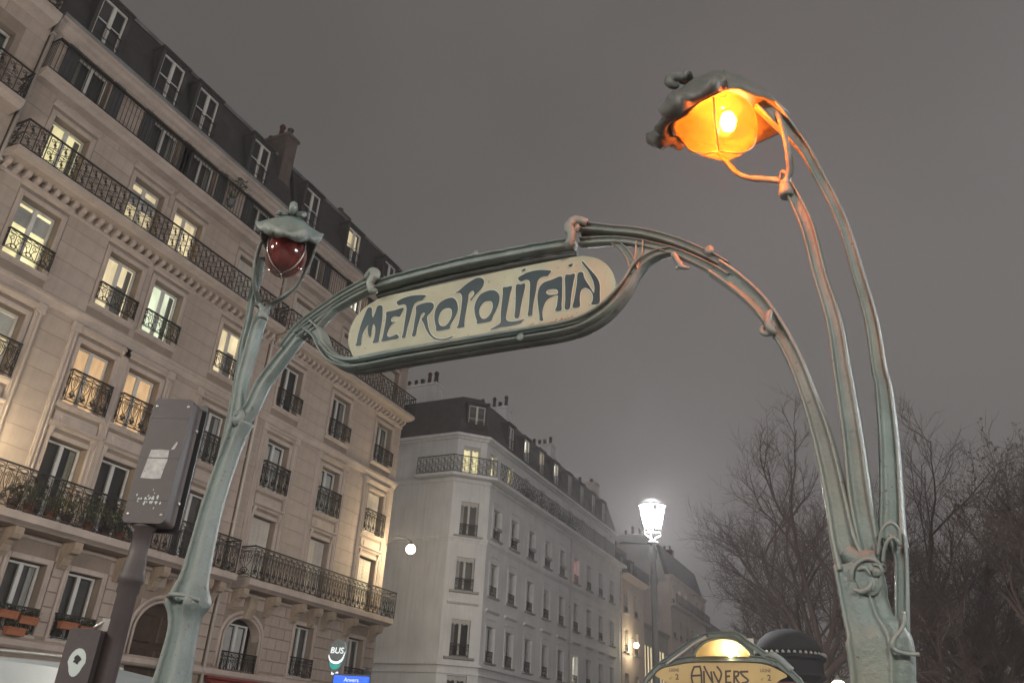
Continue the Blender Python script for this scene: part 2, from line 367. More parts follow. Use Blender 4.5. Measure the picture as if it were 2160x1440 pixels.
def window(parent, s, z, w_, h_, y=0.24, look='dark', bars=0, fr=None):
    """window (its frame) > two panes, the room behind, curtains; or closed shutters"""
    root = obj('window', cached(('wf', round(w_, 2), round(h_, 2), bars), lambda: frame_mesh(w_, h_, bars)), parent, (s, y, z))
    if fr is not None: root.matrix_local = fr @ Matrix.Translation((s, y, z))
    pw = w_ / 2 - 0.11
    pm = cached(('pn', round(w_, 2), round(h_, 2)), lambda: MB().quad((0, 0, 0), (pw, 0, 0), (pw, 0, h_ - 0.14), (0, 0, h_ - 0.14)).mesh('pane', 'pane'))
    if look == 'shutter':
        def sm():
            b = MB()
            for a, c in ((0.04, w_ / 2 - 0.008), (w_ / 2 + 0.008, w_ - 0.04)):
                b.box(a, c, 0, 0.035, 0.03, h_ - 0.02)
                n = int(h_ / 0.16)
                for k in range(n):
                    zz = 0.08 + (h_ - 0.16) * k / n; b.box(a + 0.06, c - 0.06, -0.012, 0.0, zz, zz + 0.09)
            return b.mesh('shutter', 'shutter_paint')
        obj('shutter', cached(('sh', round(w_, 2), round(h_, 2)), sm), root, (0, -0.05, 0)); return root
    for x in (0.055, w_ / 2 + 0.055):
        obj('pane', pm, root, (x, 0.03, 0.09))
    lit = look.startswith('lit')
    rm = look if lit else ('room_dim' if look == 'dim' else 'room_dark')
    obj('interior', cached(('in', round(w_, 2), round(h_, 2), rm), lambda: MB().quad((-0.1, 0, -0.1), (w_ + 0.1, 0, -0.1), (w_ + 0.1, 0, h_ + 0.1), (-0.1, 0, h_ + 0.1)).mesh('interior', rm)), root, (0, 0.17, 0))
    k = rnd.randint(0, 5)
    if lit:      # what stands in the lit room: blind, lamp, furniture
        q = rnd.randint(0, 4)
        if q == 0: obj('roller_blind', cached(('bl', round(w_, 2)), lambda: MB().box(0.03, w_ - 0.03, 0, 0.01, 0, 0.55).mesh('roller_blind', 'voile')), root, (0, 0.11, h_ - 0.6 - 0.2 * rnd.random()))
        if q == 1 and rnd.random() < 0.5: obj('furniture', cached(('fu', round(w_, 2), q), lambda: MB().box(w_ * 0.55, w_ * 0.97, 0, 0.02, 0, h_ * (0.62 if q == 1 else 0.40)).mesh('furniture', 'curtain')), root, (0, 0.15, 0))
        if q == 2: obj('room_lamp', cached('rl', lambda: MB().lathe([(0.02, 0.16), (0.10, 0.14), (0.14, 0.0), (0.02, -0.02)], 10).mesh('room_lamp', 'lit_white')), root, (w_ * 0.34, 0.13, h_ * 0.72))
    cm = 'voile' if look in ('voile', 'dim') else 'curtain'
    if look == 'voile':
        obj('curtain', cached(('cv', round(w_, 2), round(h_, 2)), lambda: curtain_mesh(w_ * 0.4, h_ * 0.95, cm, 3)), root, (0.06, 0.12, 0))
        obj('curtain', cached(('cv', round(w_, 2), round(h_, 2)), None), root, (w_ * 0.53, 0.12, 0))
    elif k < 4 and not (lit and k > 0):
        cw = w_ * (0.16, 0.22, 0.13, 0.27)[k]
        me = cached(('cu', round(cw, 2), round(h_, 2), cm), lambda: curtain_mesh(cw, h_ * 0.97, cm, k))
        obj('curtain', me, root, (0.04, 0.12, 0))
        if k != 1: obj('curtain', me, root, (w_ - cw - 0.04, 0.12, 0))
    return root

def panel_mesh(style, w_, h_):
    b = MB(); r = 0.0125
    if style == 'lyre':
        b.ring(w_ / 2, h_ * 0.93, w_ * 0.40, h_ * 0.045, r=r); b.ring(w_ / 2, h_ * 0.075, w_ * 0.40, h_ * 0.05, r=r)
        for z in (0.865, 0.15): b.tube([(0, 0, h_ * z), (w_, 0, h_ * z)], r * 0.9, 3)
        b.tube([(0, 0, 0), (0, 0, h_)], r * 1.1, 4)
        for sg in (-1, 1):
            c = w_ / 2 + sg * w_ * 0.22
            b.scroll(c, h_ * 0.76, w_ * 0.19, 1.3, math.pi / 2 * (1 - sg) , r=r, flip=-sg)
            b.tube(catmull([(w_ / 2 + sg * w_ * 0.40, 0, h_ * 0.76), (w_ / 2 + sg * w_ * 0.30, 0, h_ * 0.52), (w_ / 2 + sg * w_ * 0.10, 0, h_ * 0.36), (w_ / 2 + sg * w_ * 0.34, 0, h_ * 0.20)], 3), r, 3)
            b.tube([(w_ / 2 + sg * w_ * 0.12, 0, h_ * 0.86), (w_ / 2 + sg * w_ * 0.12, 0, h_ * 0.52)], r * 0.8, 3)
        b.ring(w_ / 2, h_ * 0.255, w_ * 0.20, h_ * 0.085, r=r * 1.5); b.ring(w_ / 2, h_ * 0.24, w_ * 0.09, h_ * 0.04, r=r * 1.6, n=8)
        b.tube([(w_ / 2, 0, h_ * 0.86), (w_ / 2, 0, h_ * 0.34)], r * 0.9, 3)
    elif style == 'lattice':
        for z in (0.5,): b.tube([(0, 0, h_ * z), (w_, 0, h_ * z)], r, 3)
        b.tube([(0, 0, 0), (0, 0, h_)], r * 1.3, 4)
        for z0 in (0.0, 0.5):
            c = h_ * (z0 + 0.25)
            b.tube(catmull([(w_ * 0.08, 0, h_ * (z0 + 0.04)), (w_ * 0.6, 0, h_ * (z0 + 0.14)), (w_ * 0.4, 0, h_ * (z0 + 0.36)), (w_ * 0.92, 0, h_ * (z0 + 0.46))], 3), r, 3)
            b.scroll(w_ * 0.27, c + h_ * 0.10, w_ * 0.2, 1.2, 0, r=r, n=10); b.scroll(w_ * 0.73, c - h_ * 0.10, w_ * 0.2, 1.2, math.pi, r=r, n=10)
            b.ring(w_ / 2, c, w_ * 0.1, h_ * 0.04, r=r * 1.3, n=8)
            b.tube([(w_ * 0.5, 0, h_ * z0), (w_ * 0.5, 0, h_ * (z0 + 0.5))], r * 0.7, 3)
    elif style == 'short':
        for z in (0.80, 0.12): b.tube([(0, 0, h_ * z), (w_, 0, h_ * z)], r * 0.9, 3)
        b.tube([(0, 0, 0), (0, 0, h_)], r, 4)
        b.ring(w_ * 0.27, h_ * 0.9, w_ * 0.2, h_ * 0.07, r=r, n=8); b.ring(w_ * 0.75, h_ * 0.9, w_ * 0.2, h_ * 0.07, r=r, n=8)
        for sg in (-1, 1):
            b.scroll(w_ / 2 + sg * w_ * 0.24, h_ * 0.66, w_ * 0.18, 1.2, math.pi / 2 * (1 - sg), r=r, flip=-sg, n=10)
            b.tube(catmull([(w_ / 2 + sg * w_ * 0.42, 0, h_ * 0.66), (w_ / 2 + sg * w_ * 0.16, 0, h_ * 0.36), (w_ / 2 + sg * w_ * 0.4, 0, h_ * 0.13)], 3), r, 3)
        b.ring(w_ / 2, h_ * 0.24, w_ * 0.16, h_ * 0.11, r=r * 1.4, n=10); b.tube([(w_ / 2, 0, h_ * 0.8), (w_ / 2, 0, h_ * 0.34)], r, 3)
    else:       # plain bars with a small foot knob
        for k in range(5):
            x = w_ * k / 5; b.tube([(x, 0, 0), (x, 0, h_)], 0.011, 4)
        b.tube([(0, 0, h_ * 0.9), (w_, 0, h_ * 0.9)], 0.008, 3)
    return b.mesh('railing_panel', 'iron')
def railing(parent, s0, s1, z, h_, y, style, module, returns=True, name='railing', rail=0.022, fr=None):
    n = max(1, round((s1 - s0) / module)); w_ = (s1 - s0) / n
    b = MB(); L = s1 - s0
    b.box(-0.02, L + 0.02, -rail, rail, h_ - 0.015, h_ + 0.03); b.box(0, L, -0.012, 0.012, 0.02, 0.045); b.box(L - 0.014, L + 0.014, -0.014, 0.014, 0, h_)
    if returns and y < -0.1:
        for x in (0, L): b.box(x - 0.02, x + 0.02, rail, -y, h_ - 0.015, h_ + 0.03)
    o = b.build(name, 'iron', parent, (s0, y, z))
    if fr is not None: o.matrix_local = fr @ Matrix.Translation((s0, y, z))
    pm = cached(('rp', style, round(w_, 2), round(h_, 2)), lambda: panel_mesh(style, w_, h_ - 0.02))
    for k in range(n): obj('railing_panel', pm, o, (w_ * k, 0, 0))
    if returns and y < -0.1:
        d = -y; m2 = cached(('rp', style, round(d, 2), round(h_, 2)), lambda: panel_mesh(style, d, h_ - 0.02))
        obj('railing_panel', m2, o, (0, 0, 0), R(90)); obj('railing_panel', m2, o, (L, 0, 0), R(90))
    return o

def stone_blocks(root, L, z0, z1, ops, course, length, gap, proud, seed, limit):
    r = random.Random(seed); n = 0; z = z0; k = 0
    while z < z1 - 0.1 and n < limit:
        hz = min(course, z1 - z); iv = [(0.0, L)]
        for a, c, d, e in [o[:4] for o in ops]:
            if d - 0.14 < z + hz - 0.02 and e + 0.2 > z + 0.02:
                nv = []
                for p, q in iv:
                    if c + 0.17 <= p or a - 0.17 >= q: nv.append((p, q)); continue
                    if a - 0.17 > p: nv.append((p, a - 0.17))
                    if c + 0.17 < q: nv.append((c + 0.17, q))
                iv = nv
        for p, q in iv:
            if q - p < 0.15: continue
            m = max(1, round((q - p) / length)); cuts = [p + (q - p) * j / m for j in range(m + 1)]
            if k % 2 and m > 1: cuts = [p] + [c - (q - p) / m * 0.5 for c in cuts[1:]] + [q]
            for a, c in zip(cuts, cuts[1:]):
                if c - a < 0.1: continue
                pr = proud * r.uniform(0.75, 1.2); w_, h_ = c - a - gap, hz - gap
                me = cached(('sb', round(w_, 2), round(h_, 2), proud), lambda: MB().box(0, w_, -proud, 0.0, 0, h_, ch=min(proud * 0.6, 0.012), back=False).mesh('stone_block', 'stone'))
                obj('stone_block', me, root, (a + gap / 2, 0.002 + proud - pr, z + gap / 2)); n += 1
        z += course; k += 1
    return n

def surround(w_, h_, hood, sill, jamb=0.15, proud=0.055):
    b = MB(); j = jamb
    b.box(-j, 0, -proud, 0.01, 0, h_ + j, ch=0.02); b.box(w_, w_ + j, -proud, 0.01, 0, h_ + j, ch=0.02); b.box(0, w_, -proud, 0.01, h_, h_ + j, ch=0.02)
    b.box(-j * 0.45, -j * 0.2, -proud - 0.018, -proud + 0.001, 0, h_ + j * 0.3); b.box(w_ + j * 0.2, w_ + j * 0.45, -proud - 0.018, -proud + 0.001, 0, h_ + j * 0.3)
    if hood:
        z = h_ + j + 0.12
        b.extrude([(0.0, z), (-0.05, z), (-0.07, z + 0.05), (-0.13, z + 0.09), (-0.17, z + 0.10), (-0.17, z + 0.15), (0.0, z + 0.18)], -j - 0.06, w_ + j + 0.06)
    if hood == 2:
        for x in (-j, w_): b.extrude([(0.0, h_ - 0.05), (-0.06, h_ + 0.0), (-0.13, h_ + j + 0.06), (-0.13, h_ + j + 0.12), (0.0, h_ + j + 0.12)], x + 0.01, x + j - 0.01)
    if sill: b.extrude([(0.02, -0.16), (-0.05, -0.14), (-0.10, -0.07), (-0.12, -0.07), (-0.12, 0.0), (0.02, 0.012)], -j - 0.03, w_ + j + 0.03)
    return b.mesh('window_surround', 'stone_trim')

def leaf_clump(b, c, r, n, rg, size):
    for _ in range(n):
        p = Vector((rg.gauss(0, 1), rg.gauss(0, 1), rg.gauss(0, 1))).normalized() * r * rg.random() ** 0.5 + Vector(c)
        a = Vector((rg.uniform(-1, 1), rg.uniform(-1, 1), rg.uniform(-0.6, 1))).normalized(); s_ = a.orthogonal().normalized()
        q = size * rg.uniform(0.6, 1.4); b.quad(p - s_ * q * 0.35, p + a * q * 0.5 - s_ * q * 0.1, p + a * q, p + a * q * 0.5 + s_ * q * 0.35)

def chimney(root, s0, s1, y0, y1, z0, z1, pots, m='stone_dirty', seed=0):
    r = random.Random(seed); b = MB().box(s0, s1, y0, y1, z0, z1)
    b.box(s0 - 0.07, s1 + 0.07, y0 - 0.07, y1 + 0.07, z1, z1 + 0.14)
    c = b.build('chimney', m, root)
    for k in range(pots):
        t = (k + 0.5) / pots; h_ = r.choice((0.45, 0.55, 0.7, 0.95)); s_ = r.uniform(0.85, 1.25)
        px, py = (s0 + (s1 - s0) * t, (y0 + y1) / 2) if s1 - s0 > y1 - y0 else ((s0 + s1) / 2, y0 + (y1 - y0) * t)
        MB().lathe([(0.13 * s_, 0), (0.11 * s_, h_ * 0.8), (0.15 * s_, h_ * 0.82), (0.15 * s_, h_ * 0.9), (0.09 * s_, h_ * 0.92), (0.09 * s_, h_)], 10).build('chimney_pot', r.choice(('pot_red', 'slate')), c, (px, py, z1 + 0.13))
    return c

def dormer(root, s, z, w_, h_, y, look, rail=True, fr=None, deep=1.4):
    """dormer (its casing) > frame, panes, interior, guard rail"""
    b = MB(); t = 0.12
    b.box(-t, 0, 0, deep, -0.1, h_ + 0.02); b.box(w_, w_ + t, 0, deep, -0.1, h_ + 0.02); b.box(-t, w_ + t, 0, deep, h_ + 0.02, h_ + 0.12); b.box(-t - 0.06, w_ + t + 0.06, -0.07, deep, h_ + 0.12, h_ + 0.20)
    b.box(-t, w_ + t, 0.0, deep, -0.2, -0.08)
    d = b.build('dormer', 'slate', root, (s, y, z))
    if fr is not None: d.matrix_local = fr @ Matrix.Translation((s, y, z))
    obj('window_frame', cached(('wf', round(w_, 2), round(h_, 2), 1), lambda: frame_mesh(w_, h_, 1)), d, (0, 0.06, 0))
    pw = w_ / 2 - 0.11
    pm = cached(('pn', round(w_, 2), round(h_, 2)), lambda: MB().quad((0, 0, 0), (pw, 0, 0), (pw, 0, h_ - 0.14), (0, 0, h_ - 0.14)).mesh('pane', 'pane'))
    for x in (0.055, w_ / 2 + 0.055): obj('pane', pm, d, (x, 0.09, 0.09))
    rm = look if look.startswith('lit') else ('room_dim' if look == 'dim' else 'room_dark')
    obj('interior', cached(('in', round(w_, 2), round(h_, 2), rm), lambda: MB().quad((-0.1, 0, -0.1), (w_ + 0.1, 0, -0.1), (w_ + 0.1, 0, h_ + 0.1), (-0.1, 0, h_ + 0.1)).mesh('interior', rm)), d, (0, 0.3, 0))
    if rail:
        def rm_():
            q = MB(); q.box(0, w_, -0.015, 0.015, 0.50, 0.53); q.box(0, w_, -0.01, 0.01, 0.06, 0.08)
            for k in range(9): q.tube([(w_ * k / 8, 0, 0), (w_ * k / 8, 0, 0.5)], 0.008, 4)
            return q.mesh('guard_rail', 'iron')
        obj('guard_rail', cached(('gr', round(w_, 2)), rm_), d, (0, -0.12, 0.02))
    return d

# ------------------------------------------------------------------ the two limestone apartment houses on the left
FX = -21.0
def haussmann(name, label, y0, y1, cols, looks, limit, arch=None, door=None, seed=1, group=None):
    root = thing(name, label, 'building', (FX, y0, 0), R(90), group)
    L = y1 - y0; W = 1.25
    FL = {1: (3.62, 5.42), 2: (6.47, 8.76), 3: (9.78, 11.68), 4: (13.0, 14.92), 5: (15.86, 17.88), 6: (18.92, 20.5)}
    ops = []
    for c in cols:
        s = c - y0
        for f_, (a, b_) in FL.items():
            if f_ == 1 and (c == arch or c == door): continue
            ops.append((s, s + (W if f_ > 1 else 1.12), a, b_, f_, c))
    if arch: ops.append((arch - y0 - 0.25, arch - y0 + 1.45, 3.3, 5.2, 1, arch))
    if door: ops.append((door - y0 - 0.55, door - y0 + 1.45, 0.0, 5.12, 1, door))
    wb = wall_mesh(L, 0, 20.95, ops)
    wb.quad((0, 0, 0), (0, 0, 21), (0, 11, 21), (0, 11, 0)); wb.quad((L, 0, 0), (L, 11, 0), (L, 11, 21), (L, 0, 21)); wb.quad((0, 11, 0), (0, 11, 21), (L, 11, 21), (L, 11, 0))
    wb.build('wall', 'stone_joint', root)
    n = stone_blocks(root, L, 3.62, 5.95, ops, 0.385, 0.95, 0.03, 0.035, seed, 90)
    stone_blocks(root, L, 6.47, 20.6, ops, 0.56, 1.35, 0.012, 0.014, seed + 5, limit - n)
    # string courses, cornice, frieze
    def course(nm, prof, m='stone_trim', a=0.0, b_=None):
        MB().extrude(prof, a, L if b_ is None else b_).build(nm, m, root)
    course('string_course', [(0.0, 3.25), (-0.10, 3.28), (-0.16, 3.34), (-0.16, 3.48), (-0.06, 3.52), (0.0, 3.56)])
    course('string_course', [(0.0, 5.95), (-0.05, 5.97), (-0.09, 6.03), (0.0, 6.05)])
    course('string_course', [(0.0, 12.22), (-0.05, 12.25), (-0.13, 12.40), (-0.17, 12.42), (-0.17, 12.50), (-0.05, 12.56), (0.0, 12.58)])
    course('frieze', [(0.0, 15.0 + 0.22), (-0.04, 15.22), (-0.06, 15.26), (-0.06, 15.32), (0.0, 15.34)])
    course('cornice', [(0.0, 20.55), (-0.05, 20.57), (-0.05, 20.68), (-0.14, 20.74), (-0.20, 20.84), (-0.30, 20.88), (-0.30, 20.98), (0.15, 21.06), (0.15, 20.6)])
    # fifth-floor balcony: slab, corbels, railing
    course('balcony_slab', [(0.0, 15.56), (-0.55, 15.56), (-0.62, 15.60), (-0.74, 15.64), (-0.74, 15.78), (0.0, 15.80)], a=0.02, b_=L - 0.05)
    cb = cached('corbel', lambda: MB().extrude([(0.0, 15.30), (-0.10, 15.30), (-0.16, 15.36), (-0.26, 15.40), (-0.30, 15.46), (-0.30, 15.555), (0.0, 15.555)], 0, 0.14).mesh('corbel', 'stone_trim'))
    k = 0
    while 0.12 + k * 0.31 < L - 0.2: obj('corbel', cb, root, (0.12 + k * 0.31, 0, 0)); k += 1
    railing(root, 0.06, L - 0.08, 15.80, 0.90, -0.70, 'lattice', 0.36)
    # sixth-floor ledge and railing
    course('balcony_slab', [(0.0, 18.50), (-0.30, 18.52), (-0.40, 18.62), (-0.48, 18.66), (-0.48, 18.80), (0.0, 18.83)], a=0.02, b_=L - 0.03)
    railing(root, 0.10, L - 0.12, 18.83, 1.16, -0.44, 'bars', 0.70, rail=0.06)
    # second-floor balcony on brackets
    course('balcony_slab', [(0.0, 6.10), (-0.60, 6.10), (-0.66, 6.14), (-0.80, 6.20), (-0.80, 6.40), (0.0, 6.43)], a=(0.02 if not arch else 0.55), b_=L - 0.02)
    railing(root, 0.05 if not arch else 0.6, L + 0.10 if arch else L - 0.1, 6.43, 1.07, -0.74, 'lyre', 0.33)
    bk = cached('bracket', lambda: MB().extrude([(0.0, 5.42), (-0.10, 5.40), (-0.20, 5.50), (-0.24, 5.66), (-0.34, 5.76), (-0.50, 5.80), (-0.56, 5.92), (-0.56, 6.095), (0.0, 6.095)], 0, 0.26).mesh('bracket', 'stone_dirty'))
    xs = []
    for c in cols: xs += [c - y0 - 0.45, c - y0 + 1.42]
    xs += [L * 0.5, 0.62, L - 0.45]
    last = -9
    for x in sorted(xs):
        if x - last > 0.5 and 0.5 < x < L - 0.3: obj('bracket', bk, root, (x, 0, 0)); last = x
    for s0, s1, a, b_, f_, c in ops:
        w_, h_ = s1 - s0, b_ - a
        if c in (door, arch) and f_ == 1: continue
        hood = {1: 0, 2: 2, 3: 1, 4: 1, 5: 1, 6: 0}[f_]
        obj('window_surround', cached(('su', round(w_, 2), round(h_, 2), hood, f_ in (1, 3, 4)), lambda: surround(w_, h_, hood, f_ in (1, 3, 4))), root, (s0, 0, a))
        window(root, s0 + 0.03, a + 0.02, w_ - 0.06, h_ - 0.04, 0.24, looks.get((c, f_), 'dark'))
        if f_ == 3: railing(root, s0 - 0.06, s1 + 0.08, a + 0.02, 0.95, -0.20, 'lyre', 0.345, name='balconette')
        if f_ == 4: railing(root, s0 - 0.06, s1 + 0.08, a + 0.10, 0.62, -0.17, 'short', 0.46, name='balconette')
        if f_ == 1: railing(root, s0 - 0.05, s1 + 0.05, a + 0.02, 0.62, -0.14, 'short', 0.40, name='balconette')
        if f_ == 3:     # moulded panel under the sill
            b = MB(); b.box(s0 - 0.1, s1 + 0.1, -0.05, 0.0, 9.02, 9.52, ch=0.015)
            b.box(s0 + 0.1, s1 - 0.1, -0.085, -0.049, 9.12, 9.42, ch=0.02); b.build('sill_panel', 'stone_trim', root)
        if f_ == 2:     # pilaster strips at both sides, second and third floor
            for x in (s0 - 0.42, s1 + 0.18):
                if x < 0.05 or x > L - 0.25: continue
                b = MB(); b.box(x, x + 0.24, -0.07, 0.0, 6.44, 12.1, ch=0.012)
                for q in (0.035, 0.145): b.box(x + q, x + q + 0.06, -0.10, -0.069, 6.6, 11.9, ch=0.015)
                b.box(x - 0.03, x + 0.27, -0.14, 0.0, 11.9, 12.18, ch=0.02); b.build('pilaster', 'stone_trim', root)
        if f_ == 6:     # folded shutters standing open
            for x in (s0 - 0.44, s1 + 0.02):
                if x > 0.02 and x < L - 0.4:
                    MB().box(x, x + 0.42, -0.11, -0.06, 18.9, 20.42).build('open_shutter', 'dark_shutter', root)
    def arch_fill(s0, s1, ztop, zspring, inner, nm):
        cx, r_ = (s0 + s1) / 2, (s1 - s0) / 2; hz = ztop - zspring; b = MB(); n_ = 20
        pts = [(cx - r_ * math.cos(math.pi * k / n_), zspring + hz * math.sin(math.pi * k / n_)) for k in range(n_ + 1)]
        for (x0, z0), (x1, z1) in zip(pts, pts[1:]):
            b.quad((x0, -0.02, z0), (x1, -0.02, z1), (x1, -0.02, ztop + 0.02), (x0, -0.02, ztop + 0.02)); b.quad((x0, -0.02, z0), (x0, 0.3, z0), (x1, 0.3, z1), (x1, -0.02, z1))
        b.build('arch_stones', 'stone_trim', root)
        for rr, pr, th in ((0.05, 0.11, 0.07), (0.20, 0.07, 0.10)):
            q = MB(); P_ = [(cx - (r_ + rr) * math.cos(math.pi * k / n_), zspring + (hz + rr) * math.sin(math.pi * k / n_)) for k in range(n_ + 1)]
            P_ = [(P_[0][0], 3.56)] + P_ + [(P_[-1][0], 3.56)]
            q.tube([(x, -pr * 0.5, z) for x, z in P_], th * 0.7, 6); q.build('arch_moulding', 'stone_trim', root)
        MB().extrude([(0.0, ztop), (-0.12, ztop), (-0.30, ztop + 0.35), (-0.30, ztop + 0.72), (0.0, ztop + 0.72)], cx - 0.2, cx + 0.2).build('keystone', 'stone_dirty', root)
    if arch:
        s0, s1 = arch - y0 - 0.25, arch - y0 + 1.45
        arch_fill(s0, s1, 5.2, 4.55, 0.2, 'arch')
        window(root, s0 + 0.3, 3.4, s1 - s0 - 0.6, 1.62, 0.28, 'voile')
        railing(root, s0 + 0.05, s1 - 0.05, 3.4, 0.66, -0.12, 'short', 0.40, name='balconette')
    if door:
        s0, s1 = door - y0 - 0.55, door - y0 + 1.45
        arch_fill(s0, s1, 5.12, 4.25, 0.2, 'door')
        b = MB(); b.box(s0, s1, 0.22, 0.3, 0, 5.12)
        for q in range(2):
            x = s0 + 0.12 + q * (s1 - s0) / 2
            for z, h_ in ((0.4, 1.1), (1.65, 1.1), (2.9, 0.9), (3.95, 0.8)): b.box(x, x + 0.76, 0.17, 0.22, z, z + h_, ch=0.03)
        b.build('door', 'door_wood', root)
    # mansard roof with dormers
    b = MB(); b.extrude([(0.05, 21.04), (0.95, 24.25), (1.1, 24.42), (5.5, 25.3), (10.9, 24.2), (10.9, 21.04)], 0.05, L - 0.15).build('roof', 'slate', root)
    MB().extrude([(0.82, 24.22), (0.9, 24.14), (1.06, 24.30), (1.22, 24.48), (1.1, 24.52)], 0.0, L - 0.1).build('roof_edge', 'zinc', root)
    MB().extrude([(-0.30, 20.99), (-0.32, 21.10), (-0.22, 21.14), (0.05, 21.10), (0.06, 21.05)], 0.0, L).build('gutter', 'zinc', root)
    for c, dy in zip(cols, [0.12, -0.3, -0.35, -0.5, -0.5, -0.65, -0.95][-len(cols):] if arch else [0.12, -0.3, -0.35, -0.5]):
        dormer(root, c - y0 + dy, 21.55, 0.98, 1.75, 0.16, looks.get((c, 7), 'dim' if rnd.random() < 0.5 else 'dark'))
    return root
looksA = {(10.55, 5): 'lit_yellow', (10.55, 4): 'lit_yellow', (10.55, 3): 'lit_cream', (10.55, 2): 'lit_cream', (13.6, 5): 'lit_cream', (13.6, 4): 'lit_cream', (13.6, 3): 'lit_amber',
          (15.4, 5): 'lit_cream', (15.4, 4): 'lit_sage', (15.4, 3): 'lit_amber', (18.6, 4): 'lit_cream', (18.6, 5): 'shutter', (18.6, 3): 'dim', (13.6, 1): 'dim', (15.4, 1): 'dim', (18.6, 2): 'dim'}
houseA = haussmann('apartment_house', 'beige limestone apartment house with lit windows and three rows of iron balconies', 9.55, 21.03, [10.55, 13.6, 15.4, 18.6], looksA, 295, door=18.6, seed=3)
looksB = {(22.0, 5): 'shutter', (22.0, 2): 'shutter', (25.35, 2): 'shutter', (28.75, 2): 'shutter', (28.75, 3): 'shutter', (25.35, 3): 'voile', (22.0, 3): 'voile', (25.35, 6): 'lit_white', (25.35, 7): 'lit_cream',
          (25.35, 5): 'shutter', (28.75, 5): 'shutter', (25.35, 1): 'dim', (28.75, 1): 'dim'}
houseB = haussmann('apartment_house', 'limestone corner apartment house with closed shutters and arched first floor window', 21.09, 30.75, [22.0, 25.35, 28.75], looksB, 285, arch=22.0, seed=9)
chimney(houseA, 10.55, 11.2, 0.55, 3.2, 21.0, 25.2, 5, 'chimney_stone', 4)
chimney(houseB, 4.7, 5.5, 1.9, 4.0, 23.5, 25.3, 3, 'chimney_stone', 6)
def pipe(root, s, z0, z1, nm='drain_pipe'):
    b = MB(); b.tube([(s, -0.12, z0), (s, -0.12, z1)], 0.055, 8)
    z = z0 + 0.8
    while z < z1: b.box(s - 0.075, s + 0.075, -0.18, 0.0, z, z + 0.05); z += 2.4
    b.build(nm, 'pipe_paint', root)
pipe(houseA, 0.0, 0.2, 20.9); pipe(houseB, -0.02, 0.2, 20.9)
# third house, of which only the upper right corner shows
h0 = thing('apartment_house', 'limestone house at the upper left edge beyond the drain pipe', 'building', (FX, 1.5, 0), R(90))
ops0 = [(s, s + 1.2, z, z + 2.1) for s in (1.2, 4.2, 6.0) for z in (3.7, 7.0, 10.3, 13.6, 17.3, 20.9)]
wb = wall_mesh(8.0, 0, 24, ops0); wb.quad((0, 0, 0), (0, 0, 24), (0, 10, 24), (0, 10, 0)); wb.build('wall', 'stone_joint', h0)
stone_blocks(h0, 8.0, 12.0, 23.8, ops0, 0.56, 1.3, 0.012, 0.016, 22, 180)
for a, b_, c, d in ops0: window(h0, a + 0.02, c + 0.02, b_ - a - 0.04, d - c - 0.04, 0.24, 'dark')
MB().extrude([(0.0, 16.85), (-0.5, 16.9), (-0.62, 17.05), (-0.62, 17.2), (0.0, 17.22)], 0.2, 7.85).build('balcony_slab', 'stone_trim', h0)
railing(h0, 0.25, 7.8, 17.22, 0.95, -0.58, 'lattice', 0.36)
MB().extrude([(0.0, 20.3), (-0.4, 20.4), (-0.5, 20.6), (-0.5, 20.75), (0.0, 20.8)], 0.2, 7.9).build('balcony_slab', 'stone_trim', h0)
railing(h0, 0.25, 7.8, 20.8, 0.95, -0.46, 'lattice', 0.36)
MB().extrude([(0.0, 23.6), (-0.2, 23.7), (-0.35, 24.0), (0.1, 24.05)], 0, 8.0).build('cornice', 'stone_trim', h0)
MB().extrude([(0.05, 24.02), (0.9, 27), (6, 28), (9.9, 27), (9.9, 24.02)], 0, 7.95).build('roof', 'slate', h0)
# ------------------------------------------------------------------ white corner house across the side street
wh = thing('corner_house', 'white plastered corner house with dark mansard roof and long upper balcony', 'building', (FX, 40.6, 0), R(90))
WL = 24.5
def foot(d, L=WL, back=14.0):
    """outline of the corner house moved inwards by d: side street, chamfered corner, boulevard"""
    return [(-1.6 + d, back), (-1.6 + d, 1.6 + 0.414 * d), (0.414 * d, d), (L, d)]
def band(nm, out, z0, z1, m='plaster', start=None, parent=wh, inn=0.0):
    A, B_ = foot(-out), foot(inn)
    if start: A[0] = (A[0][0], start); B_[0] = (B_[0][0], start)
    b = MB()
    for k in range(3):
        (ax, ay), (bx, by), (cx, cy), (dx, dy) = A[k], A[k + 1], B_[k + 1], B_[k]
        b.quad((ax, ay, z0), (bx, by, z0), (bx, by, z1), (ax, ay, z1)); b.quad((ax, ay, z1), (bx, by, z1), (cx, cy, z1), (dx, dy, z1)); b.quad((dx, dy, z0), (cx, cy, z0), (bx, by, z0), (ax, ay, z0))
    (ax, ay), (dx, dy) = A[0], B_[0]; b.quad((dx, dy, z0), (ax, ay, z0), (ax, ay, z1), (dx, dy, z1))
    (ax, ay), (dx, dy) = A[3], B_[3]; b.quad((ax, ay, z0), (dx, dy, z0), (dx, dy, z1), (ax, ay, z1))
    return b.build(nm, m, parent)
wcols = [0.65, 3.1, 5.75, 8.4, 11.05, 13.75, 16.4, 19.0, 21.6]
rows = {2: (5.78, 7.62), 3: (9.22, 11.0), 4: (12.42, 14.13)}
wops = [(c, c + 1.0, a, b_, f_, i) for i, c in enumerate(wcols) for f_, (a, b_) in rows.items()]
wops += [(c, c + 1.3, 0.5, 4.6, 1, i) for i, c in enumerate(wcols)]
wb = wall_mesh(WL, 0, 15.6, wops, 0.34); wb.quad((WL, 0, 0), (WL, 14, 0), (WL, 14, 21), (WL, 0, 15.6)); wb.build('wall', 'plaster', wh)
side_fr = Matrix.Translation((-1.6, 14.0, 0)) @ Matrix.Rotation(R(-90), 4, 'Z')
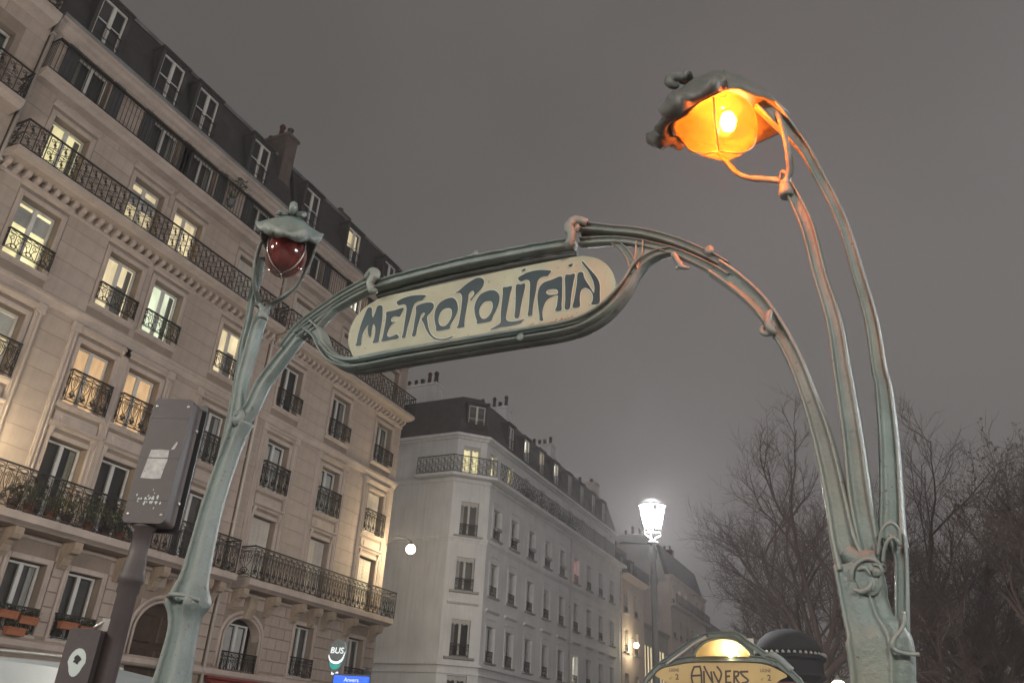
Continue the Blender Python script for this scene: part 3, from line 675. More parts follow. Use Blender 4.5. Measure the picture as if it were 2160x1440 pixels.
ch_fr = Matrix.Translation((-1.6, 1.6, 0)) @ Matrix.Rotation(R(-45), 4, 'Z'); CW = 1.6 * math.sqrt(2)
o = MB().quad((0, 0, 0), (12.4, 0, 0), (12.4, 0, 15.6), (0, 0, 15.6)).build('side_wall', 'plaster', wh); o.matrix_local = side_fr
cops = [(0.58, 1.66, 12.25, 14.2, 4), (0.58, 1.66, 9.25, 11.06, 3), (0.58, 1.66, 5.86, 7.76, 2), (0.58, 1.66, 2.6, 4.95, 1)]
o = wall_mesh(CW, 0, 15.6, cops, 0.34).build('chamfer_wall', 'plaster', wh); o.matrix_local = ch_fr
# set-back top storey and mansard
def ring_wall(nm, d0, z0, d1, z1, m, openings=()):
    A, B_ = foot(d0), foot(d1); b = MB()
    for k in range(3): b.quad((*A[k], z0), (*A[k + 1], z0), (*B_[k + 1], z1), (*B_[k], z1))
    return b.build(nm, m, wh)
uops = [(c + 0.0, c + 0.96, 15.76, 17.66) for c in wcols]
wall_mesh(WL, 15.6, 18.35, uops, 0.3, x_start=0.207).build('upper_wall', 'plaster', wh, (0, 0.5, 0))
up_fr = Matrix.Translation((-1.1, 1.807, 0)) @ Matrix.Rotation(R(-45), 4, 'Z')
o = wall_mesh(1.848, 15.6, 18.35, [(0.40, 1.45, 15.76, 17.70)], 0.3).build('upper_wall', 'plaster', wh); o.matrix_local = up_fr
MB().quad((-1.1, 14, 15.6), (-1.1, 1.807, 15.6), (-1.1, 1.807, 18.35), (-1.1, 14, 18.35)).build('upper_wall', 'plaster', wh)
ring_wall('roof', 0.35, 18.42, 1.25, 21.15, 'slate')
b = MB(); F_ = foot(1.25); b.quad(*[(x, y, 21.15) for x, y in F_], (WL, 14, 21.6)); b.build('roof_top', 'zinc', wh)
band('cornice', -0.22, 18.25, 18.42, 'plaster', inn=0.6); band('cornice', -0.36, 18.10, 18.25, 'plaster', inn=0.6)
band('balcony_slab', 0.55, 15.55, 15.72, 'plaster', start=3.9); band('string_course', 0.10, 15.3, 15.5, 'plaster')
band('string_course', 0.12, 12.02, 12.14, 'plaster'); band('string_course', 0.05, 11.9, 12.02, 'plaster'); band('string_course', 0.16, 5.42, 5.55, 'plaster'); band('string_course', 0.08, 5.02, 5.10, 'plaster')
railing(wh, 0.25, WL - 0.1, 15.72, 1.0, -0.50, 'lattice', 0.42, returns=False)
fr2 = Matrix.Translation((-1.6 - 0.5, 1.6 - 0.2, 0)) @ Matrix.Rotation(R(-45), 4, 'Z')
railing(wh, 0.0, 2.66, 15.72, 1.0, 0.0, 'lattice', 0.42, returns=False, fr=fr2)
railing(wh, 0.0, 2.45, 15.72, 1.0, 0.0, 'lattice', 0.42, returns=False, fr=Matrix.Translation((-2.1, 3.85, 0)) @ Matrix.Rotation(R(-90), 4, 'Z'))
WLOOK = {(5, 4): 'lit_pink', (5, 2): 'lit_white'}
wsill = cached('wsill', lambda: MB().extrude([(0.02, -0.10), (-0.12, -0.08), (-0.14, 0.0), (0.02, 0.01)], -0.22, 1.22).mesh('sill', 'plaster_grey'))
whood = cached('whood', lambda: MB().extrude([(0.0, 0.0), (-0.08, 0.03), (-0.16, 0.10), (-0.16, 0.16), (0.0, 0.20)], -0.3, 1.3).mesh('hood', 'plaster'))
wtrim = {}
for a, c, d, e, f_, i in wops:
    if f_ == 1:
        window(wh, a + 0.02, d + 0.02, c - a - 0.04, e - d - 0.04, 0.2, 'dim'); continue
    window(wh, a + 0.02, d + 0.02, c - a - 0.04, e - d - 0.04, 0.2, WLOOK.get((i, f_), rnd.choice(('dark', 'dark', 'dark', 'dim'))), bars=1)
    obj('sill', wsill, wh, (a, 0, d))
    if f_ == 2: obj('hood', whood, wh, (a, 0, e + 0.72))
    railing(wh, a + 0.02, c - 0.02, d + 0.02, 0.55, 0.05, 'short', 0.48, name='window_guard', returns=False)
    h_ = e - d
    def tm():
        q = MB(); q.box(-0.17, -0.03, -0.03, 0.0, -0.02, h_ + 0.17); q.box(1.03, 1.17, -0.03, 0.0, -0.02, h_ + 0.17); q.box(-0.03, 1.03, -0.03, 0.0, h_ + 0.03, h_ + 0.17); q.box(-0.03, 1.03, -0.05, 0.0, h_ + 0.38, h_ + 0.46)
        return q.mesh('window_surround', 'plaster')
    obj('window_surround', cached(('wt', round(h_, 2)), tm), wh, (a, 0, d))
    if f_ == 4 and i < 5:
        MB().box(a + 0.25, a + 0.85, -0.2, -0.04, d + 0.5, d + 0.66).build('window_box', 'sticker', wh)
def valance(w_):
    b = MB(); n = 8
    for k in range(n):
        x0, x1 = w_ * k / n, w_ * (k + 1) / n; b.box(x0 + 0.004, x1 - 0.004, 0, 0.02, -0.22 - (0.05 if k % 2 else 0.0), 0)
    return b.mesh('valance', 'voile')
for a, c, d, e, f_ in cops:
    window(wh, a + 0.02, d + 0.02, c - a - 0.04, e - d - 0.04, 0.2, 'dim' if f_ != 2 else 'dark', fr=ch_fr)
    o = obj('valance', cached('val', lambda: valance(1.04)), wh); o.matrix_local = ch_fr @ Matrix.Translation((a + 0.02, 0.1, e))
    o = obj('sill', cached('csill', lambda: MB().extrude([(0.02, -0.14), (-0.14, -0.10), (-0.16, 0.0), (0.02, 0.01)], -0.3, 1.38).mesh('sill', 'plaster_grey')), wh); o.matrix_local = ch_fr @ Matrix.Translation((a, 0, d))
    railing(wh, a + 0.02, c - 0.02, d + 0.02, 0.62, 0.02, 'short', 0.5, name='window_guard', returns=False, fr=ch_fr)
    if f_ == 2:
        o = obj('hood', cached('chood', lambda: MB().extrude([(0.0, 0.0), (-0.08, 0.03), (-0.16, 0.10), (-0.16, 0.16), (0.0, 0.20)], -0.35, 1.43).mesh('hood', 'plaster')), wh); o.matrix_local = ch_fr @ Matrix.Translation((a, 0, e + 0.75))
up_looks = ['lit_yellow', 'lit_yellow', 'dark', 'dark', 'dim', 'dark', 'dark', 'dark', 'dark']
for i, c in enumerate(wcols): window(wh, c + 0.02, 15.78, 0.92, 1.86, 0.66, up_looks[i])
window(wh, 0.42, 15.78, 1.01, 1.90, 0.18, 'lit_yellow', fr=up_fr)
o = obj('valance', cached('val', None), wh); o.matrix_local = up_fr @ Matrix.Translation((0.41, 0.1, 17.7))
dl = ['dim', 'lit_white', 'lit_cream', 'lit_white', 'dark', 'dim', 'dark', 'dark']
for i, c in enumerate([2.9, 5.4, 7.95, 10.6, 13.3, 15.9, 18.5, 21.0]): dormer(wh, c, 18.75, 0.85, 1.5, 0.42, dl[i], deep=1.2)
dormer(wh, 0.55, 18.75, 1.05, 1.65, 0.0, 'dim', fr=Matrix.Translation((-1.05, 1.85, 0)) @ Matrix.Rotation(R(-45), 4, 'Z'), deep=1.2)
chimney(wh, 0.2, 1.0, 4.6, 8.2, 20.8, 22.6, 7, 'plaster', 11); chimney(wh, 4.6, 5.5, 1.6, 4.8, 20.8, 22.3, 7, 'plaster', 12); chimney(wh, 12.6, 13.5, 1.6, 4.8, 20.8, 22.4, 7, 'plaster', 13); chimney(wh, 22.6, 23.5, 1.6, 4.8, 20.8, 22.4, 3, 'plaster_pink', 14)
pipe(wh, 12.85, 0.2, 15.3); pipe(wh, 24.1, 0.2, 15.3)
# plants along its balcony
rg = random.Random(5)
for k, s in enumerate((4.6, 5.5, 7.2, 8.9, 10.3, 12.0, 13.2)):
    b = MB(); leaf_clump(b, (0, 0, 0.55), 0.42 + 0.15 * rg.random(), 130, rg, 0.16); o = b.build('balcony_shrub', 'leaf', None, (FX + 0.15, 40.6 + s, 15.75))
    MB().lathe([(0.13, 0), (0.17, 0.3), (0.18, 0.3)], 10).build('pot', 'pot_red', o)
    tag(o, ('low dark shrub on the white house balcony, %s from the chamfered corner' % ('first', 'second', 'third', 'fourth', 'fifth', 'sixth', 'seventh')[k]), 'shrub', 'shrubs on the upper balcony')

# ------------------------------------------------------------------ houses farther down the boulevard
def far_house(name, label, y0, L, ztop, rows_, cols_, wm, roof=True, looks=None, balc=None, depth=12, x=FX, roof_h=2.8, side=False):
    r = thing(name, label, 'building', (x, y0, 0), R(90)); ops = [(c, c + 1.0, a, b_, i, j) for i, c in enumerate(cols_) for j, (a, b_) in enumerate(rows_)]
    b = wall_mesh(L, 0, ztop, ops, 0.3); b.quad((0, 0, 0), (0, 0, ztop), (0, depth, ztop), (0, depth, 0)); b.quad((L, 0, 0), (L, depth, 0), (L, depth, ztop), (L, 0, ztop)); b.quad((0, 0, ztop), (L, 0, ztop), (L, depth, ztop), (0, depth, ztop))
    b.build('wall', wm, r)
    for a, c, d, e, i, j in ops:
        window(r, a + 0.02, d + 0.02, c - a - 0.04, e - d - 0.04, 0.18, (looks or {}).get((i, j), rnd.choice(('dark', 'dim'))))
        obj('sill', wsill, r, (a, 0, d))
        railing(r, a + 0.02, c - 0.02, d + 0.02, 0.5, 0.05, 'short', 0.48, name='window_guard', returns=False)
    MB().extrude([(0, ztop - 0.3), (-0.2, ztop - 0.15), (-0.3, ztop), (0.1, ztop + 0.04)], 0, L).build('cornice', wm, r)
    if roof: MB().extrude([(0.1, ztop + 0.02), (1.0, ztop + roof_h), (5, ztop + roof_h + 0.5), (depth - 0.1, ztop + 0.02)], 0.05, L - 0.05).build('roof', 'slate', r)
    for z in balc or ():
        MB().extrude([(0, z - 0.2), (-0.6, z - 0.12), (-0.6, z), (0, z + 0.02)], 0.1, L - 0.1).build('balcony_slab', wm, r); railing(r, 0.15, L - 0.15, z, 0.95, -0.55, 'lattice', 0.42, returns=False)
    return r
pk = far_house('pink_house', 'narrow pinkish plaster house after the white corner house', 65.15, 6.4, 15.2, [(5.8, 7.6), (9.2, 11.0), (12.2, 14.0)], [0.8, 3.6], 'plaster_pink', roof_h=2.2, balc=(15.25,))
for s, lk in ((0.9, 'dark'), (3.6, 'dark')): dormer(pk, s, 15.5, 0.85, 1.3, 0.3, lk, deep=1.0)
chimney(pk, 5.2, 6.1, 2.0, 4.5, 16.5, 18.6, 4, 'plaster_pink', 15)
gy = far_house('grey_block', 'grey modern block with two groups of tall lit windows', 71.65, 9.1, 12.3, [], [], 'plaster_grey', roof=False, x=FX - 0.4)
for g, s in enumerate((0.9, 4.9)):
    for k in range(3):
        b = MB(); w_, h_ = 0.62, 3.3; t = 0.05
        b.box(0, t, -0.06, 0, 0, h_); b.box(w_ - t, w_, -0.06, 0, 0, h_); b.box(t, w_ - t, -0.06, 0, 0, t); b.box(t, w_ - t, -0.06, 0, h_ - t, h_)
        wn = b.build('window', 'zinc', gy, (s + k * 0.95, 0, 7.3)); MB().quad((t, -0.02, t), (w_ - t, -0.02, t), (w_ - t, -0.02, h_ - t), (t, -0.02, h_ - t)).build('lit_pane', 'lit_cream', wn)
fb = far_house('far_house', 'hazy pale house with dark balcony and three lit top windows', 80.8, 15.4, 18.2, [(6.0, 7.9), (9.2, 11.1), (12.3, 14.1), (15.5, 17.3)], [0.9, 3.4, 5.9, 8.4, 10.9, 13.3], 'plaster_pink', looks={(0, 3): 'lit_white', (1, 3): 'lit_white', (2, 3): 'lit_white'}, balc=(15.4,), roof_h=3.0)
MB().quad((-0.02, 0.3, 17.5), (-0.02, 1.3, 21.2), (-0.02, 11.0, 21.8), (-0.02, 11.5, 17.5)).build('party_wall', 'plaster_grey', fb)
chimney(fb, 0.1, 0.9, 2.0, 5.0, 18.5, 22.3, 4, 'plaster_grey', 21); chimney(fb, 9.0, 9.9, 2.0, 5.0, 18.5, 22.6, 5, 'pot_red', 22)
far_house('far_house', 'last hazy house before the trees behind the yellow sign', 96.4, 34.0, 14.2, [(4.5, 6.3), (7.8, 9.6), (11.0, 12.8)], [1.5, 5.0, 8.5, 12.0, 15.5, 19.0, 22.5, 26.0, 29.5], 'plaster_pink', roof_h=2.6)
far_house('side_street_house', 'grey house down the side street behind the white corner house', 39.0, 12.0, 16.0, [], [], 'plaster_grey', x=FX - 15.2)

# ------------------------------------------------------------------ street lanterns
def lantern(loc, label, power, first=False, colr=(1.0, 0.94, 0.84)):
    t = thing('street_lantern', label, 'street lamp', loc, 0.0, 'tall boulevard lanterns')
    MB().lathe([(0.20, 0), (0.20, 0.5), (0.14, 0.7), (0.13, 1.2), (0.085, 1.5), (0.075, 5.3), (0.10, 5.35), (0.10, 5.45), (0.075, 5.5), (0.07, 5.9), (0.11, 5.95), (0.115, 6.12), (0.06, 6.18), (0.055, 6.26), (0.14, 6.30), (0.14, 6.33)], 14).build('post', 'lantern_iron', t)
    c = MB(); lo, hi, z0, z1 = 0.20, 0.33, 6.60, 7.22
    for k in range(4):
        a = k * math.pi / 2 + 0.5; ca, sa = math.cos(a), math.sin(a)
        c.tube([(lo * ca, lo * sa, z0), (hi * ca, hi * sa, z1)], 0.02, 5)
        c.tube(catmull([(0.05 * ca, 0.05 * sa, 6.30), (0.07 * ca, 0.07 * sa, 6.42), (0.19 * ca, 0.19 * sa, 6.5), (lo * ca, lo * sa, z0)], 4), 0.016, 5)
    for rr, zz in ((lo, z0), (hi, z1)): c.tube([(rr * math.cos(q * math.pi / 12), rr * math.sin(q * math.pi / 12), zz) for q in range(24)], 0.02, 5, closed=True)
    c.build('cage', 'lantern_iron', t)
    for k in range(4):
        a0, a1 = k * math.pi / 2 + 0.5, (k + 1) * math.pi / 2 + 0.5; b = MB(); n = 5
        for q in range(n):
            x, y = a0 + (a1 - a0) * q / n, a0 + (a1 - a0) * (q + 1) / n
            b.quad((lo * math.cos(x), lo * math.sin(x), z0), (lo * math.cos(y), lo * math.sin(y), z0), (hi * math.cos(y), hi * math.sin(y), z1), (hi * math.cos(x), hi * math.sin(x), z1), smooth=True)
        b.build('glass_pane', 'lantern_glass', t)
    MB().lathe([(0.30, 7.225), (0.24, 7.33), (0.13, 7.40), (0.03, 7.43)], 20).build('dome', 'lantern_glass', t)
    MB().lathe([(0.02, 6.70), (0.08, 6.78), (0.11, 6.95), (0.10, 7.10), (0.03, 7.19)], 14).build('bulb', 'bulb_white', t)
    l = bpy.data.lights.new('lantern_light', 'POINT'); l.energy = power; l.shadow_soft_size = 0.16; l.color = colr
    lo_ = link(bpy.data.objects.new('lantern_light', l), t, (0, 0, 6.92)); return t
lantern((-5.39, 19.26, 0), 'lit white street lantern on a tall post in front of the white house', LANT * 0.55, colr=(0.97, 0.97, 1.0))
lantern((-7.6, -7.0, 0), 'street lantern standing behind the viewer on the boulevard kerb', LANT * 0.78, colr=(1.0, 0.93, 0.85))
lantern((-13.2, -5.0, 0), 'street lantern near the limestone houses out of frame to the left', LANT * 0.74, colr=(1.0, 0.92, 0.83))
lantern((5.0, -5.5, 0), 'street lantern behind the viewer on the far side of the median', LANT * 1.0)
lantern((9.5, 9.0, 0), 'added street lantern out of frame on the right, lighting the white house', LANT * 1.35, colr=(0.97, 0.97, 1.0))  # added lamp outside the view, brightens the white house

def globe_lamp(loc, label, wall_dir, power, colr=(1.0, 0.83, 0.52)):
    t = thing('globe_lamp', label, 'lamp', loc, 0.0, 'warm round wall lamps')
    n = 12; prof = [(max(0.012, 0.21 * math.sin(math.pi * k / n)), -0.21 * math.cos(math.pi * k / n)) for k in range(n + 1)]
    MB().lathe(prof, 18).build('globe', 'bulb_warm', t)
    MB().lathe([(0.10, 0.19), (0.12, 0.22), (0.05, 0.30), (0.02, 0.34)], 10).build('cap', 'lantern_iron', t)
    d = Vector(wall_dir); MB().tube(catmull([(0, 0, 0.33), tuple(d * 0.2 + Vector((0, 0, 0.45))), tuple(d * 0.7 + Vector((0, 0, 0.42))), tuple(d)], 4), 0.02, 6).build('arm', 'lantern_iron', t)
    l = bpy.data.lights.new('globe_light', 'POINT'); l.energy = power; l.shadow_soft_size = 0.24; l.color = colr
    lo_ = link(bpy.data.objects.new('globe_light', l), t, (0, 0, 0)); MB
    return t
PORTICO={'post_l':[(-1.8766,-0.0,1.8406,0.0914),(-1.8791,-0.0,2.0953,0.0745),(-1.8874,-0.0,2.201,0.0836),(-1.8889,-0.0,2.2762,0.1124),(-1.89,-0.0,2.3636,0.0878),(-1.8845,-0.0,2.4326,0.0741),(-1.8803,-0.0,2.6456,0.0639),(-1.8743,-0.0,2.8219,0.059),(-1.8441,-0.0,3.0635,0.0557),(-1.7989,-0.0,3.2964,0.0581),(-1.7642,-0.0,3.4126,0.0647)],'stem_l':[(-1.7989,-0.0,3.2964,0.0459),(-1.8277,-0.0,3.5153,0.0406),(-1.848,-0.0,3.7247,0.0382),(-1.8371,-0.0,3.9074,0.0404),(-1.8263,-0.0,4.0807,0.0426),(-1.7847,-0.02,4.1662,0.0394),(-1.7671,-0.03,4.2211,0.0361)],'arch_l':[(-1.7742,-0.0,3.3582,0.0399),(-1.7369,-0.0,3.4516,0.0463),(-1.696,-0.0,3.5187,0.0464),(-1.6506,-0.0,3.6497,0.0467),(-1.5725,-0.0,3.7561,0.0468),(-1.4852,-0.0,3.8614,0.0438),(-1.4038,-0.0,3.9577,0.0407)],'arch_l_up':[(-1.5222,-0.0,3.8931,0.0283),(-1.4191,-0.0,4.0248,0.0252),(-1.2608,-0.0,4.1124,0.0251),(-1.0752,-0.0,4.192,0.0249),(-0.9073,-0.0,4.2415,0.0246),(-0.8137,-0.0,4.2578,0.0275)],'arch_l_lo':[(-1.4038,-0.0,3.9577,0.0313),(-1.2718,-0.0,4.0291,0.028),(-1.1556,-0.0,4.0925,0.0248),(-1.0076,-0.0,4.1476,0.0246),(-0.8776,-0.0,4.1808,0.0244),(-0.7945,-0.0,4.1855,0.0273)],'post_r':[(1.8473,-0.0,1.8558,0.1055),(1.8564,-0.0,1.951,0.1104),(1.8569,-0.0,2.0325,0.1135),(1.8383,-0.0,2.0962,0.092),(1.8267,-0.0,2.1682,0.0842),(1.8257,-0.0,2.2345,0.0868),(1.8171,-0.0,2.3097,0.0824)],'arch_r':[(1.8096,-0.0,2.2921,0.0695),(1.7877,-0.0,2.4031,0.0541),(1.7768,-0.0,2.5854,0.046),(1.7567,-0.0,2.8169,0.0437),(1.7215,-0.0,3.0316,0.0369),(1.6657,-0.0,3.2649,0.0362),(1.569,-0.0,3.4969,0.0443),(1.47,-0.0,3.6476,0.048),(1.3626,-0.0,3.7722,0.0493)],'arch_r_up':[(1.4211,-0.0,3.7681,0.021),(1.3432,-0.0,3.8443,0.0213),(1.1898,-0.0,3.9666,0.022),(0.9996,-0.0,4.0832,0.0227),(0.7961,-0.0,4.1668,0.0234),(0.6154,-0.0,4.2387,0.0294)],'arch_r_lo':[(1.4161,-0.0,3.6958,0.0254),(1.3163,-0.0,3.7953,0.0236),(1.1747,-0.0,3.9096,0.0219),(0.9979,-0.0,4.0141,0.0201),(0.8373,-0.0,4.0833,0.0206),(0.6258,-0.0,4.1301,0.0237)],'post_r_side':[(1.9127,-0.0,1.8569,0.0286),(1.9417,-0.0,2.0644,0.026),(1.9649,-0.0,2.215,0.0239),(1.9776,-0.0,2.319,0.0251),(1.9781,-0.0,2.4086,0.0327)],'stem_r_mid':[(1.882,-0.0,2.2885,0.0398),(1.8744,-0.0,2.3663,0.044),(1.867,-0.0,2.577,0.0473),(1.8719,-0.0,2.8021,0.0429),(1.8713,-0.0,3.0405,0.0403),(1.8694,-0.0,3.1298,0.0387),(1.8672,-0.0,3.3622,0.0357),(1.8378,-0.01,3.6106,0.0326),(1.8158,-0.03,3.8674,0.0336),(1.7707,-0.05,4.0623,0.0298),(1.7512,-0.06,4.1131,0.03)],'stem_r_back':[(1.9673,0.02,2.3506,0.0435),(1.9592,0.05,2.4401,0.05),(1.9749,0.08,2.5893,0.0456),(1.9982,0.1,2.8201,0.0403),(2.013,0.1,3.058,0.0344),(2.0091,0.1,3.1482,0.0318),(2.0114,0.1,3.3812,0.0296),(1.9914,0.08,3.623,0.0283),(1.9674,0.04,3.868,0.0256),(1.9396,0,4.0007,0.0248),(1.8976,-0.03,4.1489,0.0263),(1.8563,-0.07,4.2855,0.0278),(1.797,-0.12,4.3975,0.0375),(1.7475,-0.17,4.4832,0.0471),(1.7023,-0.21,4.5487,0.0474)],'rail_top':[(-0.8227,-0.0,4.1959,0.0335),(-0.5993,-0.0,4.2007,0.0328),(-0.3484,-0.0,4.1997,0.0321),(-0.1248,-0.0,4.1928,0.0343),(-0.0411,-0.0,4.1876,0.034),(0.1862,-0.0,4.1734,0.0304),(0.4034,-0.0,4.1566,0.0297),(0.588,-0.0,4.1343,0.0291)],'rail_bot':[(-1.3124,-0.0,4.0094,0.0437),(-1.222,-0.0,3.9275,0.04),(-1.1578,-0.0,3.8289,0.0364),(-1.0562,-0.0,3.729,0.0357),(-0.9114,-0.0,3.6629,0.038),(-0.7516,-0.0,3.6496,0.0403),(-0.5739,-0.0,3.6482,0.0396),(-0.3174,-0.0,3.6399,0.0386),(0.0829,-0.0,3.6248,0.0371),(0.3809,-0.0,3.6113,0.0359),(0.5369,-0.0,3.6077,0.0353),(0.6605,-0.0,3.6213,0.0324),(0.7814,-0.0,3.6742,0.0297),(0.8826,-0.0,3.7649,0.0272),(0.9472,-0.0,3.8589,0.0273),(1.0006,-0.0,3.9065,0.0273),(1.0687,-0.0,3.9323,0.0247),(1.1403,-0.0,3.9334,0.022)],'branch_r':[(0.947,-0.0,3.8473,0.0297),(0.9247,-0.0,3.9294,0.025),(0.8803,-0.0,4.0163,0.0203),(0.8263,-0.0,4.0802,0.018)],'branch_r2':[(0.9422,-0.0,3.8718,0.0248),(0.9702,-0.0,3.9529,0.025),(0.9772,-0.0,4.0349,0.0252)],'branch_l':[(-1.3389,-0.0,3.962,0.0374),(-1.2655,-0.0,3.9995,0.0311),(-1.1894,-0.0,4.0609,0.0279),(-1.1121,-0.0,4.1147,0.0248)]}
